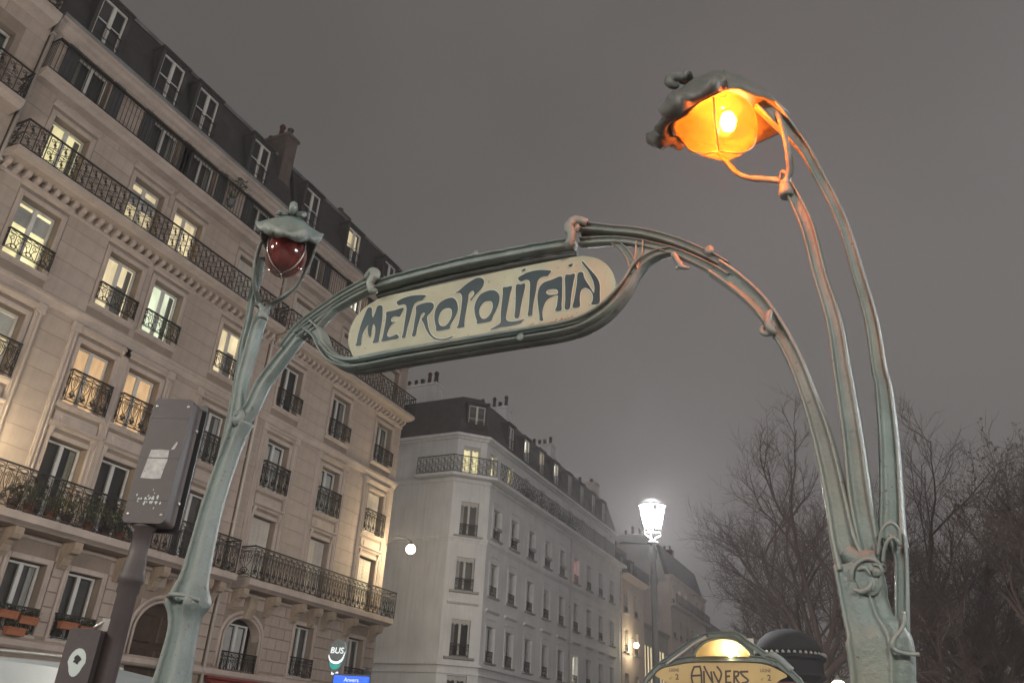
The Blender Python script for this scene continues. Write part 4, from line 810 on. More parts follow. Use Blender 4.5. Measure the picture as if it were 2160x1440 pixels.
LETTERS=[[[(-0.865,4.059),(-0.834,4.056),(-0.823,4.008),(-0.812,3.98),(-0.806,3.987),(-0.795,4.024),(-0.786,4.057),(-0.751,4.052),(-0.739,4.003),(-0.734,3.943),(-0.735,3.877),(-0.738,3.828),(-0.742,3.794),(-0.783,3.795),(-0.777,3.811),(-0.773,3.843),(-0.773,3.87),(-0.777,3.896),(-0.787,3.918),(-0.796,3.93),(-0.805,3.928),(-0.809,3.914),(-0.81,3.887),(-0.807,3.855),(-0.81,3.845),(-0.818,3.848),(-0.831,3.88),(-0.837,3.915),(-0.838,3.935),(-0.855,3.919),(-0.874,3.883),(-0.878,3.842),(-0.876,3.799),(-0.919,3.802),(-0.913,3.819),(-0.91,3.871),(-0.904,3.926),(-0.893,3.975),(-0.879,4.02)]],[[(-0.707,3.995),(-0.643,3.994),(-0.577,3.998),(-0.586,3.966),(-0.597,3.94),(-0.624,3.948),(-0.648,3.951),(-0.662,3.94),(-0.661,3.924),(-0.648,3.912),(-0.627,3.91),(-0.652,3.898),(-0.667,3.876),(-0.677,3.842),(-0.674,3.824),(-0.66,3.812),(-0.636,3.811),(-0.599,3.818),(-0.587,3.786),(-0.65,3.787),(-0.714,3.791),(-0.709,3.816),(-0.705,3.87),(-0.703,3.931),(-0.704,3.97)]],[[(-0.636,4.052),(-0.587,4.069),(-0.527,4.071),(-0.473,4.064),(-0.417,4.049),(-0.428,4.033),(-0.436,4.017),(-0.467,4.019),(-0.492,4.009),(-0.504,3.984),(-0.512,3.939),(-0.522,3.881),(-0.53,3.82),(-0.536,3.784),(-0.559,3.785),(-0.554,3.817),(-0.552,3.887),(-0.55,3.958),(-0.554,3.998),(-0.568,4.018),(-0.59,4.025),(-0.62,4.026)]],[[(-0.479,3.985),(-0.437,3.994),(-0.394,3.993),(-0.364,3.985),(-0.349,3.968),(-0.349,3.943),(-0.362,3.922),(-0.383,3.903),(-0.388,3.89),(-0.382,3.861),(-0.37,3.818),(-0.354,3.781),(-0.331,3.752),(-0.3,3.729),(-0.263,3.717),(-0.227,3.715),(-0.203,3.719),(-0.188,3.723),(-0.202,3.71),(-0.242,3.708),(-0.287,3.715),(-0.323,3.732),(-0.358,3.766),(-0.385,3.806),(-0.405,3.847),(-0.426,3.882),(-0.414,3.898),(-0.406,3.915),(-0.411,3.925),(-0.423,3.927),(-0.436,3.914),(-0.444,3.875),(-0.454,3.828),(-0.459,3.78),(-0.484,3.782),(-0.479,3.82),(-0.477,3.896),(-0.474,3.941)]],[[(-0.245,3.988),(-0.213,3.983),(-0.189,3.961),(-0.175,3.928),(-0.17,3.895),(-0.176,3.864),(-0.195,3.826),(-0.211,3.798),(-0.217,3.776),(-0.255,3.774),(-0.307,3.78),(-0.311,3.803),(-0.326,3.844),(-0.334,3.889),(-0.329,3.931),(-0.31,3.965),(-0.281,3.982)],[(-0.246,3.92),(-0.226,3.914),(-0.213,3.899),(-0.207,3.871),(-0.213,3.84),(-0.227,3.817),(-0.244,3.802),(-0.267,3.802),(-0.288,3.817),(-0.301,3.844),(-0.301,3.873),(-0.292,3.903),(-0.271,3.919)]],[[(-0.2,4.016),(-0.178,4.021),(-0.155,4.036),(-0.129,4.054),(-0.094,4.07),(-0.062,4.081),(-0.035,4.079),(-0.012,4.066),(-0.002,4.046),(-0.006,4.02),(-0.022,3.994),(-0.047,3.971),(-0.07,3.949),(-0.082,3.934),(-0.088,3.937),(-0.081,3.949),(-0.068,3.962),(-0.063,3.977),(-0.067,3.993),(-0.08,4.0),(-0.096,3.993),(-0.104,3.976),(-0.104,3.949),(-0.108,3.894),(-0.114,3.835),(-0.116,3.791),(-0.115,3.767),(-0.164,3.768),(-0.155,3.786),(-0.149,3.837),(-0.145,3.902),(-0.145,3.961),(-0.15,3.984),(-0.162,4.001),(-0.18,4.01)]],[[(0.03,3.973),(0.062,3.97),(0.087,3.957),(0.105,3.934),(0.112,3.904),(0.108,3.868),(0.094,3.83),(0.078,3.798),(0.065,3.767),(0.026,3.764),(-0.027,3.768),(-0.026,3.782),(-0.041,3.819),(-0.051,3.863),(-0.052,3.894),(-0.039,3.934),(-0.014,3.963)],[(0.036,3.903),(0.055,3.899),(0.068,3.883),(0.072,3.856),(0.066,3.828),(0.051,3.803),(0.031,3.79),(0.01,3.792),(-0.008,3.811),(-0.019,3.84),(-0.017,3.871),(-0.003,3.894),(0.014,3.904)]],[[(0.132,3.969),(0.16,3.967),(0.19,3.965),(0.183,3.924),(0.176,3.873),(0.169,3.818),(0.164,3.781),(0.165,3.758),(0.177,3.743),(0.2,3.733),(0.238,3.728),(0.283,3.731),(0.271,3.722),(0.259,3.71),(0.202,3.707),(0.138,3.71),(0.066,3.708),(0.091,3.721),(0.124,3.734),(0.132,3.75),(0.129,3.802),(0.132,3.878),(0.134,3.93)]],[[(0.219,3.965),(0.25,3.963),(0.277,3.961),(0.273,3.918),(0.263,3.861),(0.254,3.804),(0.247,3.75),(0.221,3.753),(0.222,3.806),(0.221,3.883)]],[[(0.229,4.011),(0.267,4.027),(0.31,4.034),(0.361,4.03),(0.404,4.019),(0.441,4.004),(0.429,3.99),(0.42,3.976),(0.395,3.981),(0.373,3.977),(0.359,3.964),(0.352,3.94),(0.345,3.877),(0.337,3.828),(0.332,3.779),(0.329,3.745),(0.304,3.748),(0.308,3.784),(0.31,3.86),(0.31,3.937),(0.306,3.967),(0.295,3.981),(0.274,3.986),(0.246,3.984)]],[[(0.247,4.052),(0.259,4.062),(0.275,4.062),(0.269,4.047)]],[[(0.505,3.953),(0.51,3.901),(0.512,3.825),(0.51,3.776),(0.51,3.737),(0.474,3.741),(0.483,3.77),(0.486,3.811),(0.486,3.835),(0.459,3.836),(0.43,3.827),(0.412,3.811),(0.4,3.783),(0.394,3.752),(0.397,3.72),(0.401,3.697),(0.381,3.701),(0.378,3.731),(0.369,3.783),(0.362,3.835),(0.362,3.881),(0.373,3.917),(0.399,3.94),(0.446,3.945)],[(0.412,3.871),(0.423,3.884),(0.445,3.884),(0.472,3.877),(0.485,3.864),(0.485,3.845),(0.459,3.845),(0.43,3.852)]],[[(0.529,3.951),(0.559,3.949),(0.587,3.948),(0.58,3.901),(0.571,3.848),(0.565,3.792),(0.559,3.737),(0.532,3.739),(0.533,3.795),(0.531,3.87)]],[[(0.542,4.011),(0.556,4.019),(0.574,4.018),(0.566,4.001),(0.558,4.0)]],[[(0.605,3.946),(0.634,3.946),(0.641,3.916),(0.653,3.888),(0.672,3.854),(0.691,3.817),(0.701,3.797),(0.704,3.809),(0.705,3.833),(0.699,3.869),(0.685,3.905),(0.664,3.951),(0.64,3.99),(0.626,4.016),(0.638,4.012),(0.663,3.974),(0.694,3.93),(0.715,3.898),(0.729,3.867),(0.735,3.836),(0.735,3.792),(0.732,3.729),(0.687,3.731),(0.693,3.746),(0.697,3.771),(0.693,3.797),(0.679,3.822),(0.66,3.839),(0.642,3.845),(0.628,3.837),(0.62,3.814),(0.618,3.775),(0.618,3.734),(0.578,3.737),(0.584,3.773),(0.593,3.826),(0.601,3.886)]]]
SIGN_OUTLINE=[(-0.878,3.686),(-0.944,3.757),(-0.989,3.856),(-0.984,3.957),(-0.941,4.034),(-0.851,4.094),(-0.727,4.117),(-0.407,4.105),(0.096,4.089),(0.555,4.065),(0.656,4.044),(0.732,4.002),(0.79,3.932),(0.817,3.845),(0.816,3.763),(0.789,3.692),(0.733,3.651),(0.66,3.638),(0.127,3.655),(-0.353,3.656),(-0.7,3.662),(-0.789,3.66)]
globe_lamp((-19.5, 30.42, 9.31), 'glowing round lamp at the end of the limestone corner house', (-1.45, 0.2, 0.3), GLOBE)
globe_lamp((-20.3, 66.8, 9.75), 'small glowing round lamp low on the pinkish house', (-0.7, 0.0, 0.2), GLOBE * 0.55)
globe_lamp((-20.1, 11.2, 7.9), 'round wall lamp out of frame beside the left limestone house', (-1.1, 0.0, 0.2), GLOBE * 0.6)

# ------------------------------------------------------------------ the metro entrance portico
PX = thing('metro_portico', 'green cast iron metro portico with arched METROPOLITAIN sign and two stalk lamps', 'metro entrance', (-1.9625, 3.525, 0), R(-3.9129))
RIDGE = [(-1.0, 0.20), (-0.94, 0.62), (-0.80, 0.95), (-0.66, 0.98), (-0.56, 0.70), (-0.50, 0.48), (-0.25, 0.40), (0.0, 0.44), (0.25, 0.40), (0.50, 0.48), (0.56, 0.70), (0.66, 0.98), (0.80, 0.95), (0.94, 0.62), (1.0, 0.20),
         (1.0, -0.30), (0.80, -0.85), (0.35, -0.98), (-0.35, -0.98), (-0.80, -0.85), (-1.0, -0.30)]
PLATE = [(-1.0, 0.10), (-0.97, 0.55), (-0.88, 0.80), (-0.78, 0.62), (-0.72, 0.50), (-0.45, 0.62), (-0.15, 0.78), (0.10, 0.80), (0.30, 0.70), (0.34, 0.88), (0.40, 0.88), (0.44, 0.66), (0.70, 0.60), (0.90, 0.55), (1.0, 0.15),
         (1.0, -0.30), (0.80, -0.75), (0.35, -0.9), (-0.35, -0.9), (-0.80, -0.75), (-1.0, -0.30)]
ROUND = [(math.cos(2 * math.pi * k / 12), math.sin(2 * math.pi * k / 12)) for k in range(12)]
def sweep(b, path, prof=RIDGE, deep=0.8, sub=6, cap=True, wob=0.0):
    """bar of variable width along a path in the portico plane; q>0 faces the viewer"""
    P_ = catmull(path, sub); n = len(prof); base = len(b.v)
    for i, p in enumerate(P_):
        a = Vector(P_[max(0, i - 1)][:3]); c = Vector(P_[min(len(P_) - 1, i + 1)][:3]); t = (c - a).normalized()
        fr_ = Vector((0, -1, 0)); s_ = t.cross(fr_).normalized(); f_ = s_.cross(t).normalized()
        hw = p[3] * (1 + wob * math.sin(i * 1.7) * 0.5)
        for u, q in prof: b.v.append(tuple(Vector(p[:3]) + s_ * (u * hw) + f_ * (q * hw * deep)))
    for i in range(len(P_) - 1):
        for k in range(n):
            k2 = (k + 1) % n; b.f.append((base + i * n + k, base + i * n + k2, base + (i + 1) * n + k2, base + (i + 1) * n + k)); b.sm.append(True)
    if cap:
        b.f.append(tuple(base + k for k in reversed(range(n)))); b.f.append(tuple(base + (len(P_) - 1) * n + k for k in range(n))); b.sm += [False, False]
    return b
Q = PORTICO
down = lambda p, dz, hw: (p[0], p[1], p[2] - dz, hw)
pl, pr, ps = Q['post_l'], Q['post_r'], Q['post_r_side']
sweep(MB(), [(pl[0][0] + 0.01, 0, 0.0, 0.19), (pl[0][0] + 0.005, 0, 0.25, 0.15), (pl[0][0], 0, 0.9, 0.125), (pl[0][0], 0, 1.35, 0.122), (pl[0][0] - 0.002, 0, 1.62, 0.118), (pl[0][0] - 0.002, 0, 1.76, 0.115)] + pl, deep=0.95).build('post', 'green_iron', PX)
sweep(MB(), [(pr[0][0], 0, 0.0, 0.19), (pr[0][0], 0, 0.25, 0.165), (pr[0][0], 0, 0.9, 0.14), (pr[0][0], 0, 1.35, 0.13), (pr[0][0], 0, 1.62, 0.122), (pr[0][0], 0, 1.75, 0.12)] + pr, prof=PLATE, deep=0.9).build('post', 'green_iron', PX)
sweep(MB(), [(ps[0][0] - 0.01, 0.0, 1.2, 0.04), (ps[0][0] - 0.005, 0.0, 1.6, 0.036)] + ps, deep=1.3).build('post_rib', 'green_iron', PX)
for k, dp in (('arch_l', 0.9), ('arch_r', 0.85)): sweep(MB(), Q[k], deep=dp).build('arch', 'green_iron', PX)
for k in ('arch_l_up', 'arch_l_lo', 'arch_r_up', 'arch_r_lo'): sweep(MB(), Q[k], deep=1.5).build('arch_moulding', 'green_iron', PX)
for k in ('arch_l', 'arch_r'):       # web plate between the two mouldings, gap shade put into its dark colour
    A, B_ = catmull(Q[k + '_up'], 5), catmull(Q[k + '_lo'], 5); b = MB()
    for i in range(len(A) - 1): b.quad((A[i][0], 0.02, A[i][2]), (A[i + 1][0], 0.02, A[i + 1][2]), (B_[i + 1][0], 0.02, B_[i + 1][2]), (B_[i][0], 0.02, B_[i][2]))
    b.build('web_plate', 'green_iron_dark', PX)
sweep(MB(), Q['rail_top'], deep=1.3, wob=0.10).build('top_rail', 'green_iron', PX)
sweep(MB(), [(p[0], 0.05, p[2] - 0.038, p[3] * 0.6) for p in Q['rail_top']], prof=ROUND, deep=1.3).build('top_rail_channel', 'green_iron_dark', PX)  # bar under the rail, its dark colour paints the shaded gap
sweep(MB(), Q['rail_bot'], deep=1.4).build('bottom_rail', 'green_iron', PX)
sweep(MB(), [(p[0], 0.03, p[2] - 0.026 - 0.008 * (abs(p[0]) < 0.8), p[3] * 0.62 * (0.15 if k in (0, 13) else (0.6 if k in (1, 12) else 1.0))) for k, p in enumerate(Q['rail_bot'][2:16])], prof=ROUND, deep=1.6).build('bottom_rail_channel', 'green_iron_dark', PX)  # underside shade of the bottom rail painted by the darker iron
sweep(MB(), [(p[0], -0.055, p[2] + 0.012, p[3] * 0.28) for p in Q['rail_bot'][2:16]], prof=ROUND, deep=1.0).build('bottom_rail_bead', 'green_iron', PX)
for k in ('branch_r', 'branch_r2', 'branch_l'): sweep(MB(), Q[k], deep=1.2).build('branch', 'green_iron', PX)
def webfill(A, nm='gusset'):
    b = MB(); b.quad(*[(x, -0.012, z) for x, z in A]); b.quad(*[(x, 0.03, z) for x, z in reversed(A)])
    n = len(A)
    for i in range(n):
        (x0, z0), (x1, z1) = A[i], A[(i + 1) % n]; b.quad((x0, -0.012, z0), (x0, 0.03, z0), (x1, 0.03, z1), (x1, -0.012, z1))
    b.build(nm, 'green_iron', PX)
rb = Q['rail_bot']; br = Q['branch_r2']
webfill([(rb[14][0], rb[14][2]), (rb[16][0], rb[16][2]), (rb[17][0], rb[17][2] + 0.01), (br[2][0] + 0.02, br[2][2] + 0.01), (br[1][0], br[1][2])])
sweep(MB(), Q['stem_l'], deep=0.9).build('lamp_stem', 'green_iron', PX)
sweep(MB(), Q['stem_r_mid'], deep=0.85).build('lamp_stem', 'green_iron', PX)
sweep(MB(), Q['stem_r_back'], deep=0.85).build('lamp_stem', 'green_iron', PX)
sweep(MB(), [(-p[0], p[1], p[2], p[3] * 0.8) for p in Q['stem_r_back'][3:]], deep=0.85).build('lamp_stem', 'green_iron', PX)
# scroll clamps holding the top rail, bosses and drops
def spiral(b, c, r0, turns, a0, r1, flip=1, y=-0.02, n=22, lift=0.0):
    pts, rs = [], []
    for k in range(n):
        t = k / (n - 1); a = a0 + flip * turns * 2 * math.pi * t; q = r0 * (1 - 0.75 * t); pts.append((c[0] + q * math.cos(a), y - lift * t, c[1] + q * math.sin(a))); rs.append(r1 * (1 - 0.35 * t))
    return b.tube(pts, rs, 8)
for sg, (cx, cz) in ((1, (Q['arch_l_up'][-1][0], Q['arch_l_up'][-1][2])), (-1, (Q['arch_r_up'][-1][0], Q['arch_r_up'][-1][2] - 0.01))):
    b = MB(); spiral(b, (cx + sg * 0.005, cz - 0.012), 0.04, 0.8, math.pi * 0.5, 0.025, -sg, -0.045)
    b.tube(catmull([(cx - sg * 0.06, -0.03, cz + 0.005), (cx, -0.055, cz + 0.025), (cx + sg * 0.035, -0.065, cz - 0.02), (cx + sg * 0.012, -0.07, cz - 0.075), (cx + sg * 0.03, -0.06, cz - 0.125), (cx + sg * 0.06, -0.04, cz - 0.13)], 5), [0.022, 0.023, 0.024, 0.025, 0.026, 0.026, 0.027, 0.028, 0.028, 0.029, 0.03, 0.031, 0.03, 0.029, 0.028, 0.027, 0.026, 0.026, 0.027, 0.028, 0.028, 0.026, 0.022, 0.018, 0.013, 0.008], 8)
    b.build('scroll_clamp', 'green_iron', PX)
def boss(a, z, r, y=-0.05, k=0.7):
    b = MB(); n = 8
    prof = [(r * math.cos(math.pi / 2 * i / n) + 0.001, r * k * math.sin(math.pi / 2 * i / n)) for i in range(n + 1)]
    b.lathe(prof, 14); o = b.build('boss', 'green_iron', PX, (a, y, z)); o.rotation_euler = (R(90), 0, 0)
    return o
boss(pl[-1][0] + 0.005, pl[-1][2] + 0.01, 0.055, -0.045, 0.5); boss(pl[-1][0] + 0.0, pl[-1][2] + 0.025, 0.02, -0.07)
b = MB(); spiral(b, (1.578, 3.37), 0.04, 0.9, math.pi * 0.4, 0.016, -1, -0.04); b.tube(catmull([(1.61, -0.045, 3.46), (1.595, -0.055, 3.41), (1.60, -0.055, 3.36), (1.625, -0.045, 3.335)], 4), [0.006, 0.012, 0.014, 0.015, 0.016, 0.017, 0.018, 0.018, 0.018, 0.016, 0.014, 0.012, 0.008], 8); b.build('scroll_drop', 'green_iron', PX)
b = MB(); b.tube(catmull([(1.16, -0.03, 3.895), (1.185, -0.04, 3.84), (1.205, -0.045, 3.80), (1.24, -0.03, 3.79)], 4), [0.016] * 9 + [0.012, 0.010, 0.008, 0.006], 7); b.tube(catmull([(1.205, -0.04, 3.83), (1.18, -0.045, 3.80), (1.185, -0.04, 3.785)], 4), [0.010] * 6 + [0.006, 0.005, 0.004], 6); b.build('scroll_drop', 'green_iron', PX)
boss(1.345, 3.868, 0.024, -0.035, 0.35); boss(-0.11 + 0.03, 4.225, 0.02, -0.02, 0.5); boss(-0.05, 4.228, 0.018, -0.03, 0.6); boss(0.30, 3.585, 0.022, -0.05, 0.4)
# relief where the stalks part from the right post
b = MB(); b.tube(catmull([(1.80, -0.068, 2.235), (1.815, -0.069, 2.285), (1.86, -0.076, 2.312), (1.90, -0.074, 2.30), (1.918, -0.066, 2.262)], 5), [0.004] * 3 + [0.008] * 14 + [0.006] * 4, 7)
b.tube(catmull([(1.825, -0.069, 2.275), (1.855, -0.079, 2.278), (1.872, -0.081, 2.25)], 5), [0.004, 0.006, 0.008, 0.009, 0.009, 0.008, 0.007, 0.006, 0.005, 0.004, 0.003], 7)
b.tube(catmull([(1.80, -0.07, 2.205), (1.835, -0.070, 2.195), (1.862, -0.074, 2.212), (1.872, -0.074, 2.238)], 4), [0.003, 0.006, 0.008, 0.010, 0.011, 0.012, 0.012, 0.011, 0.010, 0.008, 0.007, 0.005, 0.003], 7)
spiral(b, (1.893, 2.268), 0.024, 0.9, math.pi * 0.6, 0.007, -1, -0.072); b.build('leaf_ornament', 'green_iron', PX)
o = boss(1.862, 2.245, 0.048, -0.064, 0.22); o.scale = (1.0, 1.35, 1.0)
boss(1.893, 2.262, 0.017, -0.078, 0.8); o = boss(1.868, 2.225, 0.016, -0.069, 0.6); o.scale = (1, 1.9, 1)
b = MB(); b.tube(catmull([(1.918, -0.06, 2.30), (1.935, -0.075, 2.355), (1.965, -0.08, 2.385), (1.985, -0.06, 2.36)], 5), 0.007, 7); b.tube(catmull([(1.905, -0.06, 2.33), (1.93, -0.075, 2.41), (1.965, -0.08, 2.44), (1.988, -0.055, 2.42), (1.985, -0.05, 2.37)], 5), 0.0065, 7); b.build('leaf_ornament', 'green_iron', PX)
b = MB(); b.tube(catmull([(1.962, -0.069, 2.12), (1.953, -0.079, 2.07), (1.915, -0.10, 2.02), (1.912, -0.10, 1.99), (1.945, -0.079, 1.978), (1.99, -0.07, 1.976)], 5), 0.0075, 7); b.build('line_ornament', 'green_iron', PX)
sweep(MB(), [(1.79, -0.005, 2.36, 0.035), (1.83, -0.008, 2.318, 0.045), (1.87, -0.008, 2.318, 0.045), (1.915, -0.006, 2.335, 0.028)], prof=ROUND, deep=1.3).build('crotch', 'green_iron', PX)
# bulge collar of the left post
b = MB(); zc = pl[3][2]
b.tube(catmull([(pl[3][0] - 0.13, -0.02, zc - 0.0), (pl[3][0] - 0.07, -0.10, zc + 0.03), (pl[3][0] + 0.05, -0.11, zc + 0.03), (pl[3][0] + 0.12, -0.03, zc + 0.01)], 5), 0.013, 7); b.build('post_collar', 'green_iron', PX)
# enamel sign with raised lettering
SO = [(x, z) for x, z in catmull(SIGN_OUTLINE, 4, closed=True)]
sg_ = obj('sign_panel', curve_mesh('sign_panel', [SO], 0.02, 'enamel', 0.003), PX, (0, 0.03, 0)); sg_['label'] = 'cream enamel name panel with dark teal METROPOLITAIN lettering'
for lp in LETTERS:
    sm = [catmull(q, 3, closed=True) if len(q) > 5 else q for q in lp]
    lt = obj('letter', curve_mesh('letter', sm, 0.003, 'ink'), sg_, (0, -0.0165, 0))
    obj('letter_outline', curve_mesh('letter_outline', sm, 0.002, 'enamel_edge', 0.0, 0.0055), sg_, (0, -0.0142, 0))
st = text_mesh('signature', 'Hector Guimard Arch', 0.052, 'signature_ink', 0.002, shear=0.25, wide=0.92)
o = obj('signature', st, sg_, (0.37, -0.0155, 3.672)); o.rotation_euler = (0, R(-0.6), 0)

# the two stalk lamps: fork, hood, glass
def lamp_head(cx, collar, G, F, S, lit, ztilt):
    U = Vector((0, 0, 1)); C = Vector(collar); Gc = Vector(G); F = Vector(F).normalized(); S = Vector(S).normalized()
    # hood: leaf-like shell, sides arched up, front and back drawn down
    tilt = ztilt; Ft = (F * math.cos(tilt) - U * math.sin(tilt)); Ut = (U * math.cos(tilt) + F * math.sin(tilt))
    H = Gc + Ut * (0.045 if lit else 0.05) - Ft * 0.03; n, m = 36, 10; rg2 = random.Random(3); b = MB()
    rf, rs_, h = (0.262, 0.205, 0.235) if lit else (0.27, 0.175, 0.21)
    def pt(i, j, inset):
        ph = 2 * math.pi * i / n; th = (j / m) * math.pi / 2 * 1.0
        fr_ = math.cos(ph); sd_ = math.sin(ph)
        rr = 1 + (0.035 * math.cos(5 * ph + 0.5) + 0.02 * math.sin(11 * ph + 2)) * (j / m) ** 4 + (0.06 * max(0, fr_) ** 6 + (0.0 if lit else 0.08) * abs(sd_) ** 14 + (0.46 if lit else 0.22) * max(0, -fr_) ** 3) * (j / m) ** 2
        arch_ = ((0.0 if lit else 0.06) * sd_ * sd_ - 0.05 * max(0, fr_) ** 3 - 0.07 * max(0, -fr_)) * (j / m) ** 2
        rip = (0.007 * math.cos(9 * ph) + 0.005 * math.sin(4 * ph + 1)) * (j / m)
        k = 1 - inset
        return H + Ft * (rf * math.sin(th) * fr_ * rr * k) + S * (rs_ * math.sin(th) * sd_ * rr * k) + Ut * ((h * math.cos(th) * k) + arch_ + rip)
    for ins, flip in ((0.0, False), (0.07, True)):
        for i in range(n):
            for j in range(m):
                q = [pt(i, j, ins), pt(i + 1, j, ins), pt(i + 1, j + 1, ins), pt(i, j + 1, ins)]
                if j == 0: q = [q[0], q[2], q[3]]
                if not flip: q.reverse()
                b.quad(*q, smooth=True)
    for i in range(n): b.quad(pt(i, m, 0), pt(i + 1, m, 0), pt(i + 1, m, 0.07), pt(i, m, 0.07))
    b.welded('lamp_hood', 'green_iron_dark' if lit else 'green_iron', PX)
    # crest: a small curled finial and a ragged leaf flap over the front rim
    b = MB(); top = H + Ut * (h * 0.82)
    b.tube(catmull([tuple(top - Ft * 0.10 - Ut * 0.03), tuple(top + Ft * 0.04 + Ut * 0.02), tuple(top + Ft * 0.14 + Ut * 0.05), tuple(top + Ft * 0.20 + Ut * 0.055), tuple(top + Ft * 0.225 + Ut * 0.02), tuple(top + Ft * 0.195 - Ut * 0.0), tuple(top + Ft * 0.175 + Ut * 0.02)], 4), [0.03, 0.034, 0.036, 0.036, 0.035, 0.033, 0.031, 0.029, 0.028, 0.027, 0.026, 0.025, 0.025, 0.025, 0.025, 0.025, 0.024, 0.023, 0.022, 0.020, 0.018, 0.016, 0.014, 0.011, 0.008], 9)
    b.tube(catmull([tuple(top + Ft * 0.12 + S * 0.03 + Ut * 0.03), tuple(top + Ft * 0.16 + S * 0.075 + Ut * 0.02), tuple(top + Ft * 0.19 + S * 0.06 - Ut * 0.01)], 4), [0.02] * 5 + [0.014] * 3 + [0.007], 7)
    b.tube(catmull([tuple(top + Ft * 0.10 - S * 0.03 + Ut * 0.02), tuple(top + Ft * 0.15 - S * 0.08 + Ut * 0.0), tuple(top + Ft * 0.20 - S * 0.09 - Ut * 0.03)], 4), [0.02] * 5 + [0.014] * 3 + [0.007], 7)
    rgf = random.Random(4); N_ = 26; rows_ = []
    for k in range(N_ + 1):
        ph = R(-70 + 140 * k / N_); j0 = pt(ph / (2 * math.pi) * n, m * 0.70, 0.0); j1 = pt(ph / (2 * math.pi) * n, m * 0.98, -0.02)
        out_ = (Ft * math.cos(ph) * 0.9 + S * math.sin(ph)).normalized(); jag = (0.02 + 0.03 * abs(math.sin(k * 0.55 + 1)) + (0.085 if lit else 0.03) * rgf.random() ** 2) * (0.5 + 0.5 * math.cos(ph)) * (1.0 if lit else 0.6)
        rows_.append([j0 + Ut * 0.012 + out_ * 0.01, j1 + Ut * (0.035 + 0.02 * math.sin(k * 0.8)) + out_ * 0.02, j1 + out_ * (0.03 + jag) + Ut * (0.02 + 0.03 * math.sin(k * 0.7 + 2)), j1 + out_ * (0.01 + jag * 0.7) - Ut * (0.02 + jag * 0.35)])
    for k in range(N_):
        for q in range(3): b.quad(rows_[k][q], rows_[k + 1][q], rows_[k + 1][q + 1], rows_[k][q + 1], smooth=True)
        b.quad(rows_[k][3], rows_[k + 1][3], rows_[k + 1][1] - Ut * 0.02 - Ft * 0.03, rows_[k][1] - Ut * 0.02 - Ft * 0.03, smooth=True)
    b.welded('hood_crest', 'green_iron_dark' if lit else 'green_iron', PX)
    # glass: pointed bud hanging out of the hood
    b = MB(); nn, mm = 28, 16; ax = (Ft * 0.30 - Ut * 0.95).normalized(); e1 = S; e2 = ax.cross(e1).normalized(); g0 = Gc + ax * (0.025 if lit else 0.0); gs = 1.07 if lit else 0.86
    rings = []
    for j in range(mm + 1):
        t = j / mm; z = -0.13 + (0.27 if lit else 0.33) * t; r_ = 0.178 * math.sqrt(max(0.0, 1 - ((t - 0.42) / 0.58) ** 2)) if t > 0.42 else 0.178 * math.sqrt(max(0.0, 1 - ((0.42 - t) / 0.56) ** 2.0))
        rings.append((z * gs, max(r_ * gs, 0.002)))
    for z, r_ in rings:
        for k in range(nn):
            a = 2 * math.pi * k / nn; fl = 1 + 0.035 * math.cos(3 * a + 0.6)
            b.v.append(tuple(g0 + ax * z + e1 * (r_ * fl * 0.88 * math.cos(a)) + e2 * (r_ * fl * 1.10 * math.sin(a))))
    for j in range(mm):
        for k in range(nn): b.f.append((j * nn + k, j * nn + (k + 1) % nn, (j + 1) * nn + (k + 1) % nn, (j + 1) * nn + k)); b.sm.append(True)
    o = b.build('lamp_glass', 'orange_glass' if lit else 'red_glass', PX); o['label'] = 'glowing orange lamp glass' if lit else 'unlit dark red lamp glass'
    # wire ribs round the glass
    b = MB()
    for a in (0.5, 2.6, 4.7):
        b.tube([tuple(g0 + ax * z + e1 * ((r_ + 0.006) * 0.88 * (1 + 0.035 * math.cos(3 * a + 0.6)) * math.cos(a)) + e2 * ((r_ + 0.006) * 1.10 * math.sin(a))) for z, r_ in rings[3:]], 0.0045, 5)
    b.build('glass_rib', 'steel', PX)
    if lit:
        b = MB(); b.lathe([(0.004, -0.06), (0.03, -0.045), (0.042, 0.0), (0.03, 0.04), (0.004, 0.055)], 16); bo = b.build('bulb', 'bulb_orange', PX, tuple(Gc + S * 0.075 - Ut * 0.045))
        l = bpy.data.lights.new('lamp_light', 'POINT'); l.energy = ORANGE; l.color = (1.0, 0.42, 0.12); l.shadow_soft_size = 0.045
        link(bpy.data.objects.new('lamp_light', l), PX, tuple(Gc + S * 0.075 - Ut * 0.045))
    # fork
    b = MB()
    for sg in (-1, 1):
        end = H - Ft * 0.22 + S * 0.13 - Ut * 0.05 if (lit and sg > 0) else H + S * (sg * rs_ * 0.98) + Ut * (-0.0 if lit else 0.05) - Ft * 0.06; mid = C.lerp(end, 0.5) + S * (sg * 0.055) - U * 0.03
        q1 = C + S * (sg * 0.05) + U * 0.085
        b.tube(catmull([tuple(C - U * 0.03), tuple(C + S * sg * 0.012 + U * 0.03), tuple(q1), tuple(mid), tuple(C.lerp(end, 0.8) + S * sg * 0.035), tuple(end)], 5), [0.024] * 6 + [0.018] * 8 + [0.014] * 12, 8)
    b.tube(catmull([tuple(C + S * -0.035 + U * 0.06), tuple(C + U * 0.10 + F * 0.01), tuple(C + S * 0.035 + U * 0.06)], 4), 0.010, 7)
    b.build('lamp_fork', 'green_iron', PX)
    MB().lathe([(0.030, -0.05), (0.035, -0.035), (0.036, -0.015), (0.031, 0.0), (0.028, 0.02)], 14).build('collar', 'green_iron', PX, tuple(C))
    return H
k7 = 0.7071
lamp_head(0, (1.745, -0.06, 4.098), (1.487, -0.25, 4.452), (-k7, -k7, 0), (k7, -k7, 0), True, R(16))
